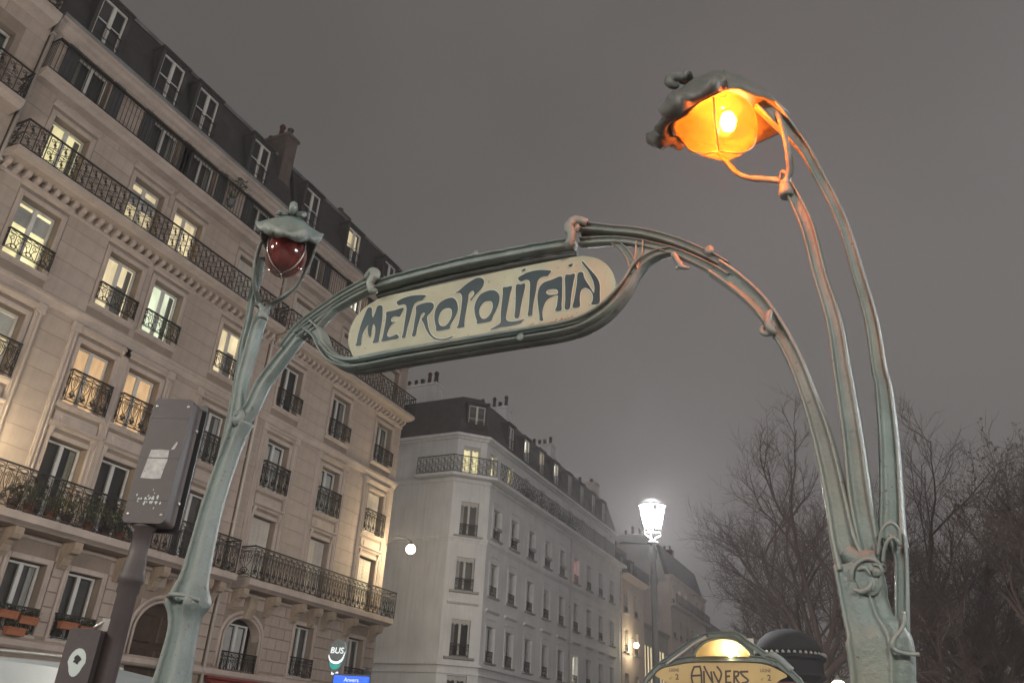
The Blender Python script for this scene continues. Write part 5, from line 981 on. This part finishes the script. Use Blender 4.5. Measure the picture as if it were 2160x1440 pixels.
lamp_head(0, (-1.762, -0.03, 4.201), (-1.415, -0.25, 4.468), (k7, -k7, 0), (k7, k7, 0), False, R(10))
# ------------------------------------------------------------------ map holder with the station name
MH = thing('map_holder', 'yellow ANVERS station name sign with small lamp above in green iron frame', 'sign', (-1.4696, 7.3546, 0), R(-3.9129))
FRM = [(-0.705, 2.19), (-0.665, 2.246), (-0.563, 2.336), (-0.446, 2.411), (-0.299, 2.503), (-0.147, 2.573), (-0.03, 2.582), (0.115, 2.587), (0.202, 2.522), (0.3, 2.456), (0.441, 2.358), (0.534, 2.292), (0.582, 2.245), (0.61, 2.207)]
sweep(MB(), [(-0.74, 0, 0.0, 0.05), (-0.75, 0, 1.2, 0.036), (-0.745, 0, 2.0, 0.034)] + [(x, 0, z, 0.026) for x, z in FRM] + [(0.64, 0, 2.05, 0.034), (0.65, 0, 1.2, 0.036), (0.64, 0, 0, 0.05)], deep=1.0, sub=4).build('frame', 'green_iron', MH)
sweep(MB(), [(-0.50, -0.03, 2.34, 0.012), (-0.33, -0.03, 2.45, 0.012), (-0.22, -0.03, 2.52, 0.014), (-0.13, -0.03, 2.562, 0.016)], prof=ROUND, deep=1.0).build('frame_bead', 'steel', MH)
sweep(MB(), [(-0.56, 0, 2.335, 0.024), (-0.3, 0, 2.385, 0.028), (0.0, 0, 2.392, 0.03), (0.3, 0, 2.385, 0.028), (0.44, 0, 2.352, 0.024)], deep=1.3).build('crossbar', 'green_iron', MH)
b = MB(); b.tube(catmull([(0.33, 0.0, 2.40), (0.40, -0.02, 2.42), (0.47, 0, 2.38), (0.55, 0, 2.30)], 4), [0.012] * 4 + [0.03] * 9, 7); b.build('frame_wing', 'green_iron', MH)
PAN = [(-0.611, 2.261), (-0.541, 2.309), (-0.426, 2.35), (-0.262, 2.364), (-0.058, 2.367), (0.133, 2.364), (0.305, 2.352), (0.404, 2.326), (0.511, 2.263), (0.455, 2.231), (0.398, 2.193), (0.288, 2.154), (-0.059, 2.135), (-0.376, 2.143), (-0.47, 2.181), (-0.544, 2.221)]
mpn = obj('name_panel', curve_mesh('name_panel', [catmull(PAN, 4, closed=True)], 0.02, 'enamel_yellow'), MH, (0, 0.0, 0)); mpn['label'] = 'yellow enamel panel reading ANVERS and ligne 2'
MB().box(-0.68, 0.58, 0.0, 0.04, 0.9, 2.12).build('map_case', 'green_iron_dark', MH)
def stroke_letter(strokes, x0, z0, sx, sz, wd):
    b = MB()
    for st_ in strokes:
        p = [(x0 + x * sx, z0 + z * sz) for x, z in (catmull(st_, 4) if len(st_) > 2 else st_)]
        for i in range(len(p) - 1):
            (ax, az_), (bx, bz) = p[i], p[i + 1]; d = Vector((bx - ax, bz - az_)); d = d.normalized() if d.length else Vector((0, 1)); nx, nz_ = -d.y * wd / 2, d.x * wd / 2
            ex, ez = d.x * wd * 0.15, d.y * wd * 0.15
            y = -0.0125 - 0.0002 * (i % 2)
            b.quad((ax - nx - ex, y, az_ - nz_ - ez), (bx - nx + ex, y, bz - nz_ + ez), (bx + nx + ex, y, bz + nz_ + ez), (ax + nx - ex, y, az_ + nz_ - ez))
    return b
AL = {'A': [[(690, 690), (678, 620), (690, 550), (718, 488)], [(712, 488), (792, 482)], [(790, 480), (802, 560), (802, 690)], [(688, 600), (802, 592)]],
      'N': [[(832, 690), (836, 540)], [(842, 478), (862, 530), (905, 620), (938, 682)], [(938, 682), (930, 600), (924, 545)]],
      'V': [[(955, 545), (975, 600), (1012, 680)], [(1000, 482), (1045, 545), (1045, 600), (1012, 680)]],
      'E': [[(1100, 690), (1105, 540)], [(1100, 542), (1165, 536)], [(1105, 605), (1150, 600)], [(1098, 680), (1162, 676)]],
      'R': [[(1196, 690), (1206, 540)], [(1200, 542), (1255, 548), (1248, 592), (1212, 606)], [(1215, 604), (1235, 650), (1262, 690)]],
      'S': [[(1372, 542), (1275, 546)], [(1278, 548), (1310, 595), (1362, 640), (1350, 668), (1288, 684)]]}
for ch in 'ANVERS':
    st_ = [[((x - 1040) / 1433.0 - 0.03, 2.33 - (y - 480) / 1575.0) for x, y in q] for q in AL[ch]]
    stroke_letter(st_, 0, 0, 1, 1, 0.016).build('letter', 'brown_ink', mpn)
for x in (-0.435, 0.345):
    obj('line_label', text_mesh('line_label', 'LIGNE', 0.036, 'brown_ink', 0.002, wide=0.9), mpn, (x, -0.0125, 2.298)); obj('line_label', text_mesh('line_label', 'n°', 0.030, 'brown_ink', 0.002), mpn, (x - 0.03, -0.0125, 2.232)); obj('line_number', text_mesh('line_number', '2', 0.062, 'brown_ink', 0.002, bold=0.001), mpn, (x + 0.025, -0.0125, 2.242))
GLS = [(-0.241, 2.40), (-0.232, 2.438), (-0.189, 2.485), (-0.128, 2.525), (-0.047, 2.544), (0.026, 2.546), (0.11, 2.53), (0.184, 2.483), (0.223, 2.443), (0.237, 2.40)]
b = MB(); C_ = catmull(GLS, 3)
for lay in range(6):      # bulging shell of the little lamp
    t0, t1 = lay / 6, (lay + 1) / 6; f = lambda t: (math.cos(t * math.pi / 2), -0.11 * math.sin(t * math.pi / 2))
    for (x0, z0), (x1, z1) in zip(C_, C_[1:]):
        p = []
        for (x, z, t) in ((x0, z0, t0), (x1, z1, t0), (x1, z1, t1), (x0, z0, t1)):
            k, y = f(t); p.append((x * k, y, 2.40 + (z - 2.40) * k))
        b.quad(*p, smooth=True)
b.welded('lamp_glass', 'amber_glass', MH)
sweep(MB(), [(x * 1.06, 0.0, 2.40 + (z - 2.40) * 1.08, 0.016) for x, z in GLS], deep=2.0).build('lamp_rim', 'green_iron', MH)
b = MB(); b.quad((-0.25, 0.06, 2.38), (0.25, 0.06, 2.38), (0.25, 0.06, 2.56), (-0.25, 0.06, 2.56)); b.build('lamp_back', 'white_paint', MH)
for pts in ([(-0.045, -0.075, 2.405), (-0.05, -0.05, 2.47), (-0.047, -0.015, 2.54)], [(-0.2, -0.035, 2.45), (-0.12, -0.06, 2.455), (-0.07, -0.07, 2.43)], [(0.12, -0.06, 2.46), (0.16, -0.05, 2.43), (0.20, -0.03, 2.43)]):
    MB().tube(catmull(pts, 4), 0.004, 5).build('lamp_wire', 'green_iron_dark', MH)
MB().lathe([(0.004, -0.05), (0.04, -0.03), (0.048, 0.0), (0.04, 0.03), (0.004, 0.05)], 12).build('bulb', 'bulb_warm', MH, (0.07, -0.03, 2.45))
l = bpy.data.lights.new('map_light', 'POINT'); l.energy = MAPW; l.color = (1.0, 0.78, 0.45); l.shadow_soft_size = 0.05; link(bpy.data.objects.new('map_light', l), MH, (0.07, -0.03, 2.45))

# ------------------------------------------------------------------ traffic signal seen from behind
def rbox(b, w_, d, h_, r=0.03, n=4, cx=0.0, cy=0.0, z=0.0):
    pr_ = []
    for (sx, sz) in ((1, 1), (-1, 1), (-1, -1), (1, -1)):
        for k in range(n + 1):
            a = {(1, 1): 0, (-1, 1): 90, (-1, -1): 180, (1, -1): 270}[(sx, sz)] + 90 * k / n
            pr_.append((sx * (w_ / 2 - r) + r * math.cos(R(a)), z + h_ / 2 + sz * (h_ / 2 - r) + r * math.sin(R(a))))
    i = len(b.v); m = len(pr_)
    b.v += [(cx + x, cy - d / 2, zz) for x, zz in pr_] + [(cx + x, cy + d / 2, zz) for x, zz in pr_]
    for k in range(m): k2 = (k + 1) % m; b.f.append((i + k, i + m + k, i + m + k2, i + k2)); b.sm.append(True)
    b.f.append(tuple(i + k for k in reversed(range(m)))); b.f.append(tuple(i + m + k for k in range(m))); b.sm += [False, False]
    return b
TS = thing('traffic_signal', 'brown traffic signal seen from behind, stickers on its back, beside the left portico post', 'traffic light', (-4.76, 3.97, 0), R(22))
MB().lathe([(0.12, 0), (0.12, 0.4), (0.08, 0.5), (0.064, 2.40), (0.074, 2.42), (0.074, 2.47), (0.083, 2.48), (0.083, 2.53), (0.072, 2.55), (0.072, 2.62), (0.062, 2.64), (0.062, 2.84), (0.08, 2.85), (0.08, 2.88)], 20).build('pole', 'signal_brown', TS)
hd = rbox(MB(), 0.30, 0.17, 0.93, 0.035, z=2.87).build('signal_head', 'signal_brown', TS, (0.02, 0.0, 0)); hd['label'] = 'tall brown signal housing with a torn sticker'
rbox(MB(), 0.36, 0.03, 0.98, 0.04, z=2.85).build('front_door', 'signal_black', TS, (0.02, 0.115, 0))
for z in (3.05, 3.6): MB().lathe([(0.014, 0), (0.014, 0.012), (0.006, 0.014)], 8).build('screw', 'steel', TS, (0.172, 0.05, z)).rotation_euler = (0, R(90), 0)
for z in (3.65, 3.36, 3.07): MB().tube([(0.02, 0.13, z), (0.02, 0.26, z + 0.0)], [0.10, 0.105], 16, caps=False).build('visor', 'signal_black', TS)
for z in (3.03, 3.34, 3.65): MB().box(-0.13, 0.17, -0.088, -0.084, z - 0.004, z + 0.004).build('seam', 'signal_black', TS)
for x in (-0.10, 0.14):
    for z in (2.93, 3.74): MB().lathe([(0.011, 0), (0.010, 0.006), (0.004, 0.007)], 8).build('screw', 'steel', TS, (x, -0.085, z)).rotation_euler = (R(90), 0, 0)
rg = random.Random(8)
def patch(b, pts, y): b.quad(*[(x, y, z) for x, z in pts])
b = MB(); patch(b, [(-0.10, 3.19), (0.0, 3.185), (0.05, 3.19), (0.055, 3.26), (0.065, 3.32), (0.06, 3.40), (0.0, 3.405), (-0.075, 3.40), (-0.085, 3.31)], -0.0875); patch(b, [(0.07, 3.405), (0.095, 3.41), (0.11, 3.455), (0.10, 3.47), (0.085, 3.44)], -0.0877); b.build('sticker', 'sticker', hd)
b = MB()
for _ in range(26):
    x, z = rg.gauss(0.0, 0.05), rg.gauss(3.03, 0.03); q = rg.uniform(0.003, 0.012); patch(b, [(x - q, z), (x, z - q * 1.6), (x + q, z + q * 0.3), (x + q * 0.2, z + q * 1.8)], -0.0875)
b.build('paint_flecks', 'sticker_pale', hd)
RP = thing('signal_repeater', 'small dark signal box with a pale sticker clamped to the traffic signal pole', 'traffic light', (-4.86, 3.84, 0), R(30))
rb_ = rbox(MB(), 0.20, 0.14, 0.36, 0.025, z=1.80).build('housing', 'signal_brown', RP)
rbox(MB(), 0.23, 0.025, 0.39, 0.03, z=1.785).build('front_door', 'steel', RP, (0, 0.09, 0))
b = MB(); pts = [(0.0 + 0.055 * math.cos(a) * (0.8 if math.sin(a) < 0 else 1.0), 1.955 + 0.085 * math.sin(a)) for a in [2 * math.pi * k / 18 for k in range(18)]]; patch(b, pts, -0.0715); b.build('sticker', 'sticker_pale', rb_)
b = MB(); patch(b, [(0.022 * math.cos(a) * (1 + 0.25 * math.cos(5 * a)), 1.972 + 0.026 * math.sin(a) * (1 + 0.2 * math.sin(4 * a))) for a in [2 * math.pi * k / 16 for k in range(16)]], -0.0722); b.build('sticker_blot', 'signal_black', rb_)
b = MB(); b.tube([(0.02, 0.0, 2.17), (0.06, 0.03, 2.22), (0.13, 0.06, 2.22)], 0.014, 7); b.box(0.05, 0.11, 0.02, 0.06, 2.16, 2.24); b.build('clamp', 'steel', RP)

# ------------------------------------------------------------------ bus stop
BS = thing('bus_stop_sign', 'bus stop totem with grey BUS head and lit blue name board', 'bus stop', (-12.56, 16.83, 0), R(20))
MB().tube([(0.0, 0, 0), (0.0, 0, 2.6), (0.03, 0, 3.1)], [0.05, 0.045, 0.04], 10).build('post', 'lantern_iron', BS)
def ell(cx, cz, rx, rz, a0=0, a1=360, n=28): return [(cx + rx * math.cos(R(a0 + (a1 - a0) * k / n)), cz + rz * math.sin(R(a0 + (a1 - a0) * k / n))) for k in range(n + (0 if a1 - a0 == 360 else 1))]
drop = [(0.03 + 0.0, 3.03), (0.12, 3.11), (0.20, 3.27), (0.235, 3.45), (0.215, 3.61), (0.15, 3.73), (0.05, 3.775), (-0.06, 3.745), (-0.14, 3.65), (-0.175, 3.50), (-0.165, 3.32), (-0.11, 3.16), (-0.04, 3.06)]
hd = obj('sign_head', curve_mesh('sign_head', [catmull(drop, 4, closed=True)], 0.10, 'bus_grey', 0.008), BS)
obj('bus_word', text_mesh('bus_word', 'BUS', 0.19, 'bus_white', 0.004, shear=0.08, wide=1.0, bold=0.002), hd, (0.02, -0.062, 3.52))
cres = [(-0.165, 3.43), (-0.11, 3.33), (-0.02, 3.285), (0.08, 3.29), (0.165, 3.36), (0.215, 3.50), (0.225, 3.48), (0.19, 3.32), (0.10, 3.235), (0.0, 3.225), (-0.10, 3.26), (-0.165, 3.36)]
obj('crescent', curve_mesh('crescent', [catmull(cres, 3, closed=True)], 0.004, 'bus_white'), hd, (0, -0.061, 0))
teal = [(-0.13, 3.255), (-0.06, 3.225), (0.03, 3.205), (0.12, 3.225), (0.165, 3.26), (0.11, 3.15), (0.04, 3.105), (-0.04, 3.11), (-0.10, 3.17)]
obj('teal_field', curve_mesh('teal_field', [catmull(teal, 3, closed=True)], 0.004, 'bus_teal'), hd, (0, -0.061, 0))
MB().box(-0.05, 0.09, -0.05, 0.05, 2.99, 3.06).build('lamp_foot', 'bus_white', BS)
bd = rbox(MB(), 0.84, 0.10, 0.52, 0.02, cx=0.45, z=2.46).build('name_board', 'bus_blue', BS)
MB().box(0.02, 0.88, -0.06, 0.06, 2.982, 3.02).build('board_edge', 'lantern_iron', BS)
obj('stop_name', text_mesh('stop_name', 'Anvers', 0.125, 'bus_white', 0.004, wide=1.0), bd, (0.46, -0.053, 2.89)); obj('stop_name', text_mesh('stop_name', 'Sacré Coeur', 0.125, 'bus_white', 0.004), bd, (0.46, -0.053, 2.74))

SP = thing('street_plaque', 'small dark arched street plaque at the corner of the limestone house', 'plaque', (FX + 0.03, 30.05, 0), R(90))
obj('plate', curve_mesh('plate', [ell(0.3, 4.28, 0.16, 0.12, 0, 180) + [(0.0, 4.28), (0.0, 3.85), (0.6, 3.85), (0.6, 4.28)][0:4]], 0.03, 'bus_grey'), SP)

# ------------------------------------------------------------------ kiosk with a dome
KS = thing('newspaper_kiosk', 'dark green domed kiosk with studded roof edge behind the yellow sign', 'kiosk', (-2.15, 16.87, 0), 0.3)
MB().lathe([(0.55, 0.0), (0.55, 2.95), (0.50, 3.0)], 8, smooth=False).build('body', 'kiosk_red', KS)
MB().lathe([(0.52, 2.98), (0.66, 3.10), (0.62, 3.16), (0.62, 3.36), (0.68, 3.40), (0.68, 3.46), (0.60, 3.50)], 8, smooth=False).build('fascia', 'kiosk_green', KS)
MB().lathe([(0.62, 3.48), (0.60, 3.60), (0.52, 3.74), (0.38, 3.86), (0.20, 3.93), (0.07, 3.95), (0.05, 3.99), (0.06, 4.02), (0.012, 4.07)], 24).build('dome', 'kiosk_green', KS)
st_m = MB().lathe([(0.028, 0), (0.028, 0.03), (0.01, 0.05)], 6).mesh('stud', 'steel')
for k in range(40): obj('stud', st_m, KS, (0.655 * math.cos(k * math.pi / 20), 0.655 * math.sin(k * math.pi / 20), 3.46))
globe_lamp((-1.96, 24.92, 3.55), 'bright round lamp low among the trees at the bottom edge', (0.0, 0.6, -0.6), GLOBE * 0.35, (1.0, 0.9, 0.75))

# ------------------------------------------------------------------ parked van, only its roof in view
VN = thing('parked_van', 'white van at the lower left corner with its roof edge in view', 'van', (-8.75, 5.3, 0), R(48))
prof = [(-2.3, 0.45), (-2.3, 1.0), (-2.15, 1.15), (-1.35, 1.95), (-1.1, 2.08), (0.0, 2.14), (1.6, 2.12), (2.25, 2.02), (2.35, 1.2), (2.35, 0.45)]
i0 = MB()
for sgn, in ((1,),):
    n = len(prof); A = [(x, -0.9 + (0.12 if z > 1.2 else 0.0), z) for x, z in prof]; B_ = [(x, 0.9 - (0.12 if z > 1.2 else 0.0), z) for x, z in prof]
    i0.quad(*A); i0.quad(*reversed(B_))
    for k in range(n): i0.quad(A[k], B_[k], B_[(k + 1) % n], A[(k + 1) % n])
vb = i0.build('body', 'van_white', VN)
MB().quad((-2.10, -0.74, 1.22), (-1.40, -0.70, 1.925), (-1.40, 0.70, 1.925), (-2.10, 0.74, 1.22)).build('windscreen', 'van_glass', VN, (-0.012, 0, 0.012))
for x0, x1 in ((-1.25, -0.35), (-0.2, 0.9), (1.05, 2.0)): MB().quad((x0, -0.785, 1.30), (x1, -0.785, 1.30), (x1, -0.785, 1.85), (x0, -0.785, 1.85)).build('side_window', 'van_glass', VN)
for x in (-1.5, 1.5):
    for y in (-0.85, 0.85):
        o = MB().lathe([(0.2, -0.1), (0.34, -0.1), (0.36, 0.0), (0.34, 0.1), (0.2, 0.1)], 20).build('wheel', 'rubber', VN, (x, y, 0.35)); o.rotation_euler = (R(90), 0, 0)
MB().box(2.352, 2.38, -0.80, -0.65, 1.0, 1.9).build('tail_light', 'tail_red', VN); MB().box(2.352, 2.38, 0.65, 0.80, 1.0, 1.9).build('tail_light', 'tail_red', VN)
b = MB()
for y in (-0.62, 0.62): b.tube(catmull([(-0.9, y, 2.10), (-0.6, y, 2.19), (1.2, y, 2.19), (1.7, y, 2.11)], 4), 0.02, 6)
b.build('roof_rail', 'steel', VN)

# ------------------------------------------------------------------ awning, flower boxes, balcony pots
AW = thing('red_awning', 'red shop awning under the arched window of the limestone corner house', 'awning', (FX, 21.3, 0), R(90))
MB().extrude([(0.0, 3.22), (-1.0, 2.75), (-1.0, 2.45), (-0.98, 2.45), (-0.98, 2.72), (0.0, 3.16)], 0, 3.4).build('cloth', 'awning_red', AW)
MB().box(-0.05, 3.45, -0.16, 0.0, 3.20, 3.27).build('case', 'awning_red', AW)
rg = random.Random(12)
for k, (s, z, lab) in enumerate(((13.62, 3.93, 'upper terracotta flower box hanging before the leftmost first floor window'), (14.22, 3.86, 'terracotta flower box at the right end of the leftmost first floor window'),
                               (13.95, 3.56, 'low terracotta flower box on the sill of the leftmost first floor window'), (15.42, 3.90, 'terracotta flower box left on the first floor guard above the signal box'), (16.02, 3.86, 'terracotta flower box right on the first floor guard above the signal box'))):
    t = thing('flower_box', lab, 'flower box', (FX + 0.24, s, z), R(90), 'terracotta flower boxes')
    b = MB(); b.extrude([(-0.09, 0.17), (-0.07, 0.0), (0.07, 0.0), (0.09, 0.17)], 0, 0.52); b.box(-0.015, 0.535, -0.105, 0.105, 0.15, 0.19); b.build('box', 'terracotta', t)
    b = MB()
    for q in range(5): leaf_clump(b, (0.05 + 0.1 * q, 0, 0.25), 0.12, 26, rg, 0.08)
    b.build('plants', 'leaf', t)
words = ('first', 'second', 'third', 'fourth', 'fifth', 'sixth', 'seventh', 'eighth', 'ninth')
for k, s in enumerate((12.9, 13.35, 14.0, 14.5, 15.2, 15.8, 16.3, 16.9, 19.6)):
    h_ = rg.uniform(0.35, 0.8); t = thing('potted_plant', '%s potted plant from the left on the second floor balcony' % words[k], 'potted plant', (FX + 0.5, s, 6.45), 0, 'potted plants on the second floor balcony')
    MB().lathe([(0.10, 0), (0.14, 0.22), (0.155, 0.22), (0.155, 0.26)], 12).build('pot', rg.choice(('terracotta', 'sticker', 'pot_red')), t)
    b = MB(); leaf_clump(b, (0, 0, 0.3 + h_ * 0.4), h_ * 0.5, 90, rg, 0.13)
    for q in range(5): a = rg.uniform(0, 6.3); b.tube([(0, 0, 0.2), (0.1 * math.cos(a), 0.1 * math.sin(a), 0.3 + h_ * 0.5)], 0.008, 3)
    b.build('leaves', rg.choice(('leaf', 'leaf_pale')), t)
t = thing('potted_plant', 'scraggly pot plant sticking out of the sixth floor railing', 'potted plant', (FX + 0.5, 17.15, 19.0), 0)
MB().lathe([(0.12, 0), (0.17, 0.25), (0.18, 0.27)], 10).build('pot', 'lantern_iron', t)
b = MB()
for q in range(14):
    a, e = rg.uniform(0, 6.3), rg.uniform(0.5, 1.1); p = Vector((0.35 * math.cos(a) * rg.random(), 0.45 * math.sin(a), 0.3 + e)); b.tube([(0, 0, 0.25), tuple(p * 0.6), tuple(p)], [0.015, 0.01, 0.005], 4); leaf_clump(b, tuple(p), 0.10, 7, rg, 0.13)
b.build('leaves', 'leaf', t)

# ------------------------------------------------------------------ bare winter trees
def tree(label, base, fork, height, spread, seed, twigs=1.0, lean=(0, 0), trunk_r=0.24, limbs=6, leafy=0.0, levels=5):
    rg_ = random.Random(seed); T_ = thing('bare_tree', label, 'tree', base, 0, 'bare trees on the boulevard'); tb, cb_, lv = MB(), MB(), MB()
    def branch(p, d, ln, r, lev):
        d = d.normalized(); n = 4 if lev < 3 else 3; pts = [p.copy()]; q = p.copy(); dd = d.copy()
        for k in range(n):
            dd = (dd + Vector((rg_.gauss(0, 0.16), rg_.gauss(0, 0.16), rg_.gauss(0.05, 0.10)))).normalized(); q = q + dd * (ln / n); pts.append(q.copy())
        rs = [r * (1 - 0.62 * k / n) for k in range(n + 1)]
        (tb if lev == 0 else cb_).tube([tuple(x) for x in pts], rs, 7 if lev <= 1 else (4 if lev == 2 else 3), caps=False)
        if lev >= levels:
            if leafy and rg_.random() < leafy: leaf_clump(lv, tuple(pts[-1]), 0.06, 2, rg_, 0.11)
            return
        cnt = int(round((3.6, 5, 5, 5, 4)[min(lev, 4)] * twigs)) if lev else 0
        for c in range(cnt):
            t = 0.22 + 0.78 * (c + rg_.random()) / cnt; k = min(n - 1, int(t * n)); f = t * n - k; pp = pts[k].lerp(pts[k + 1], f)
            ax = dd.orthogonal().normalized(); ax.rotate(Matrix.Rotation(rg_.uniform(0, 6.283), 3, dd)); an = rg_.uniform(0.45, 0.95)
            nd = dd * math.cos(an) + ax * math.sin(an) + Vector((0, 0, 0.12))
            branch(pp, nd, ln * rg_.uniform(0.42, 0.66), max(0.0065, r * rg_.uniform(0.34, 0.5)), lev + 1)
    tp = [(0, 0, 0), (lean[0] * 0.4, lean[1] * 0.4, fork * 0.5), (lean[0], lean[1], fork)]
    tb.tube(catmull(tp, 4), [trunk_r * (1.25 - 0.5 * k / 8) for k in range(9)], 9, caps=False)
    for k in range(limbs):
        a = 6.283 * k / limbs + rg_.uniform(-0.35, 0.35); e = rg_.uniform(0.55, 1.25) if k else 1.45; d = Vector((math.cos(a) * math.cos(e), math.sin(a) * math.cos(e), math.sin(e)))
        ln = (height - fork) * (0.62 + 0.25 * math.sin(e)) if k == 0 else spread * rg_.uniform(0.8, 1.1) * (0.75 + 0.4 * math.sin(e))
        branch(Vector(tp[-1]) - Vector((0, 0, rg_.uniform(0, 0.5))), d, ln, trunk_r * rg_.uniform(0.42, 0.55), 1)
    tb.build('trunk', 'bark', T_); cb_.build('crown', 'twig', T_)
    if lv.f: lv.build('dry_leaves', 'dead_leaf', T_)
    return T_
tree('bare tree in front of the hazy houses, directly left of the right portico post', (-2.9, 31.8, 0), 4.6, 11.6, 4.3, 11, 1.2, limbs=9)
tree('bare tree at the right edge with sparse dry leaves', (3.9, 25.8, 0), 4.0, 8.8, 3.7, 23, 1.2, leafy=0.3, limbs=8)
tree('bare tree behind the right portico post', (0.6, 36.5, 0), 4.6, 12.2, 4.3, 31, 1.2, limbs=8)
tree('reddish bare tree between the portico post and the right edge', (2.6, 40.0, 0), 3.0, 9.5, 3.9, 47, 1.05, limbs=8)
tree('thin bare tree above the dark kiosk', (-4.6, 44.0, 0), 3.6, 10.5, 3.9, 53, 0.95, limbs=6)
tree('low bare tree at the bottom right corner', (5.8, 35.0, 0), 2.4, 8.0, 3.6, 61, 1.0, limbs=8)
tree('distant bare tree low behind the kiosk', (-6.5, 58.0, 0), 4.5, 13.0, 5.0, 71, 0.9, limbs=7)
tree('distant bare tree low at the right edge', (8.0, 52.0, 0), 3.2, 11.0, 4.6, 83, 0.95, limbs=8)
tree('small bare tree right beside the right portico post', (1.9, 29.5, 0), 2.8, 9.2, 3.5, 91, 1.15, limbs=8)
b = MB(); rg = random.Random(77)      # dense far thicket closing the boulevard
for _ in range(5200):
    x, y = rg.uniform(-9, 34), rg.uniform(62, 80); h_ = rg.uniform(1.0, 7.5) * (0.75 + 0.25 * math.sin(x * 0.7)); q = Vector((x, y, rg.uniform(0, h_))); d = Vector((rg.gauss(0, 0.5), rg.gauss(0, 0.5), 1)).normalized() * rg.uniform(0.7, 1.8)
    b.tube([tuple(q), tuple(q + d * 0.5 + Vector((rg.gauss(0, 0.1), 0, 0))), tuple(q + d)], [0.035, 0.025, 0.01], 3, caps=False)
o = b.build('far_thicket', 'twig'); tag(o, 'dim mass of bare branches closing the far end of the boulevard', 'thicket', kind='stuff')

# ------------------------------------------------------------------ night mist
hz = MB().box(-62, 45, -30, 150, -1.15, 30.5).mesh('haze'); o = obj('haze', hz); o['kind'] = 'stuff'; o['label'] = 'thin night mist over the boulevard'
m = bpy.data.materials.new('mist'); m.use_nodes = True; t = m.node_tree; t.nodes.clear()
mo = t.nodes.new('ShaderNodeOutputMaterial'); pv = t.nodes.new('ShaderNodeVolumePrincipled'); pv.inputs['Color'].default_value = (0.92, 0.90, 0.90, 1); pv.inputs['Density'].default_value = HAZE; pv.inputs['Anisotropy'].default_value = 0.6
t.links.new(pv.outputs[0], mo.inputs['Volume']); hz.materials.append(m)
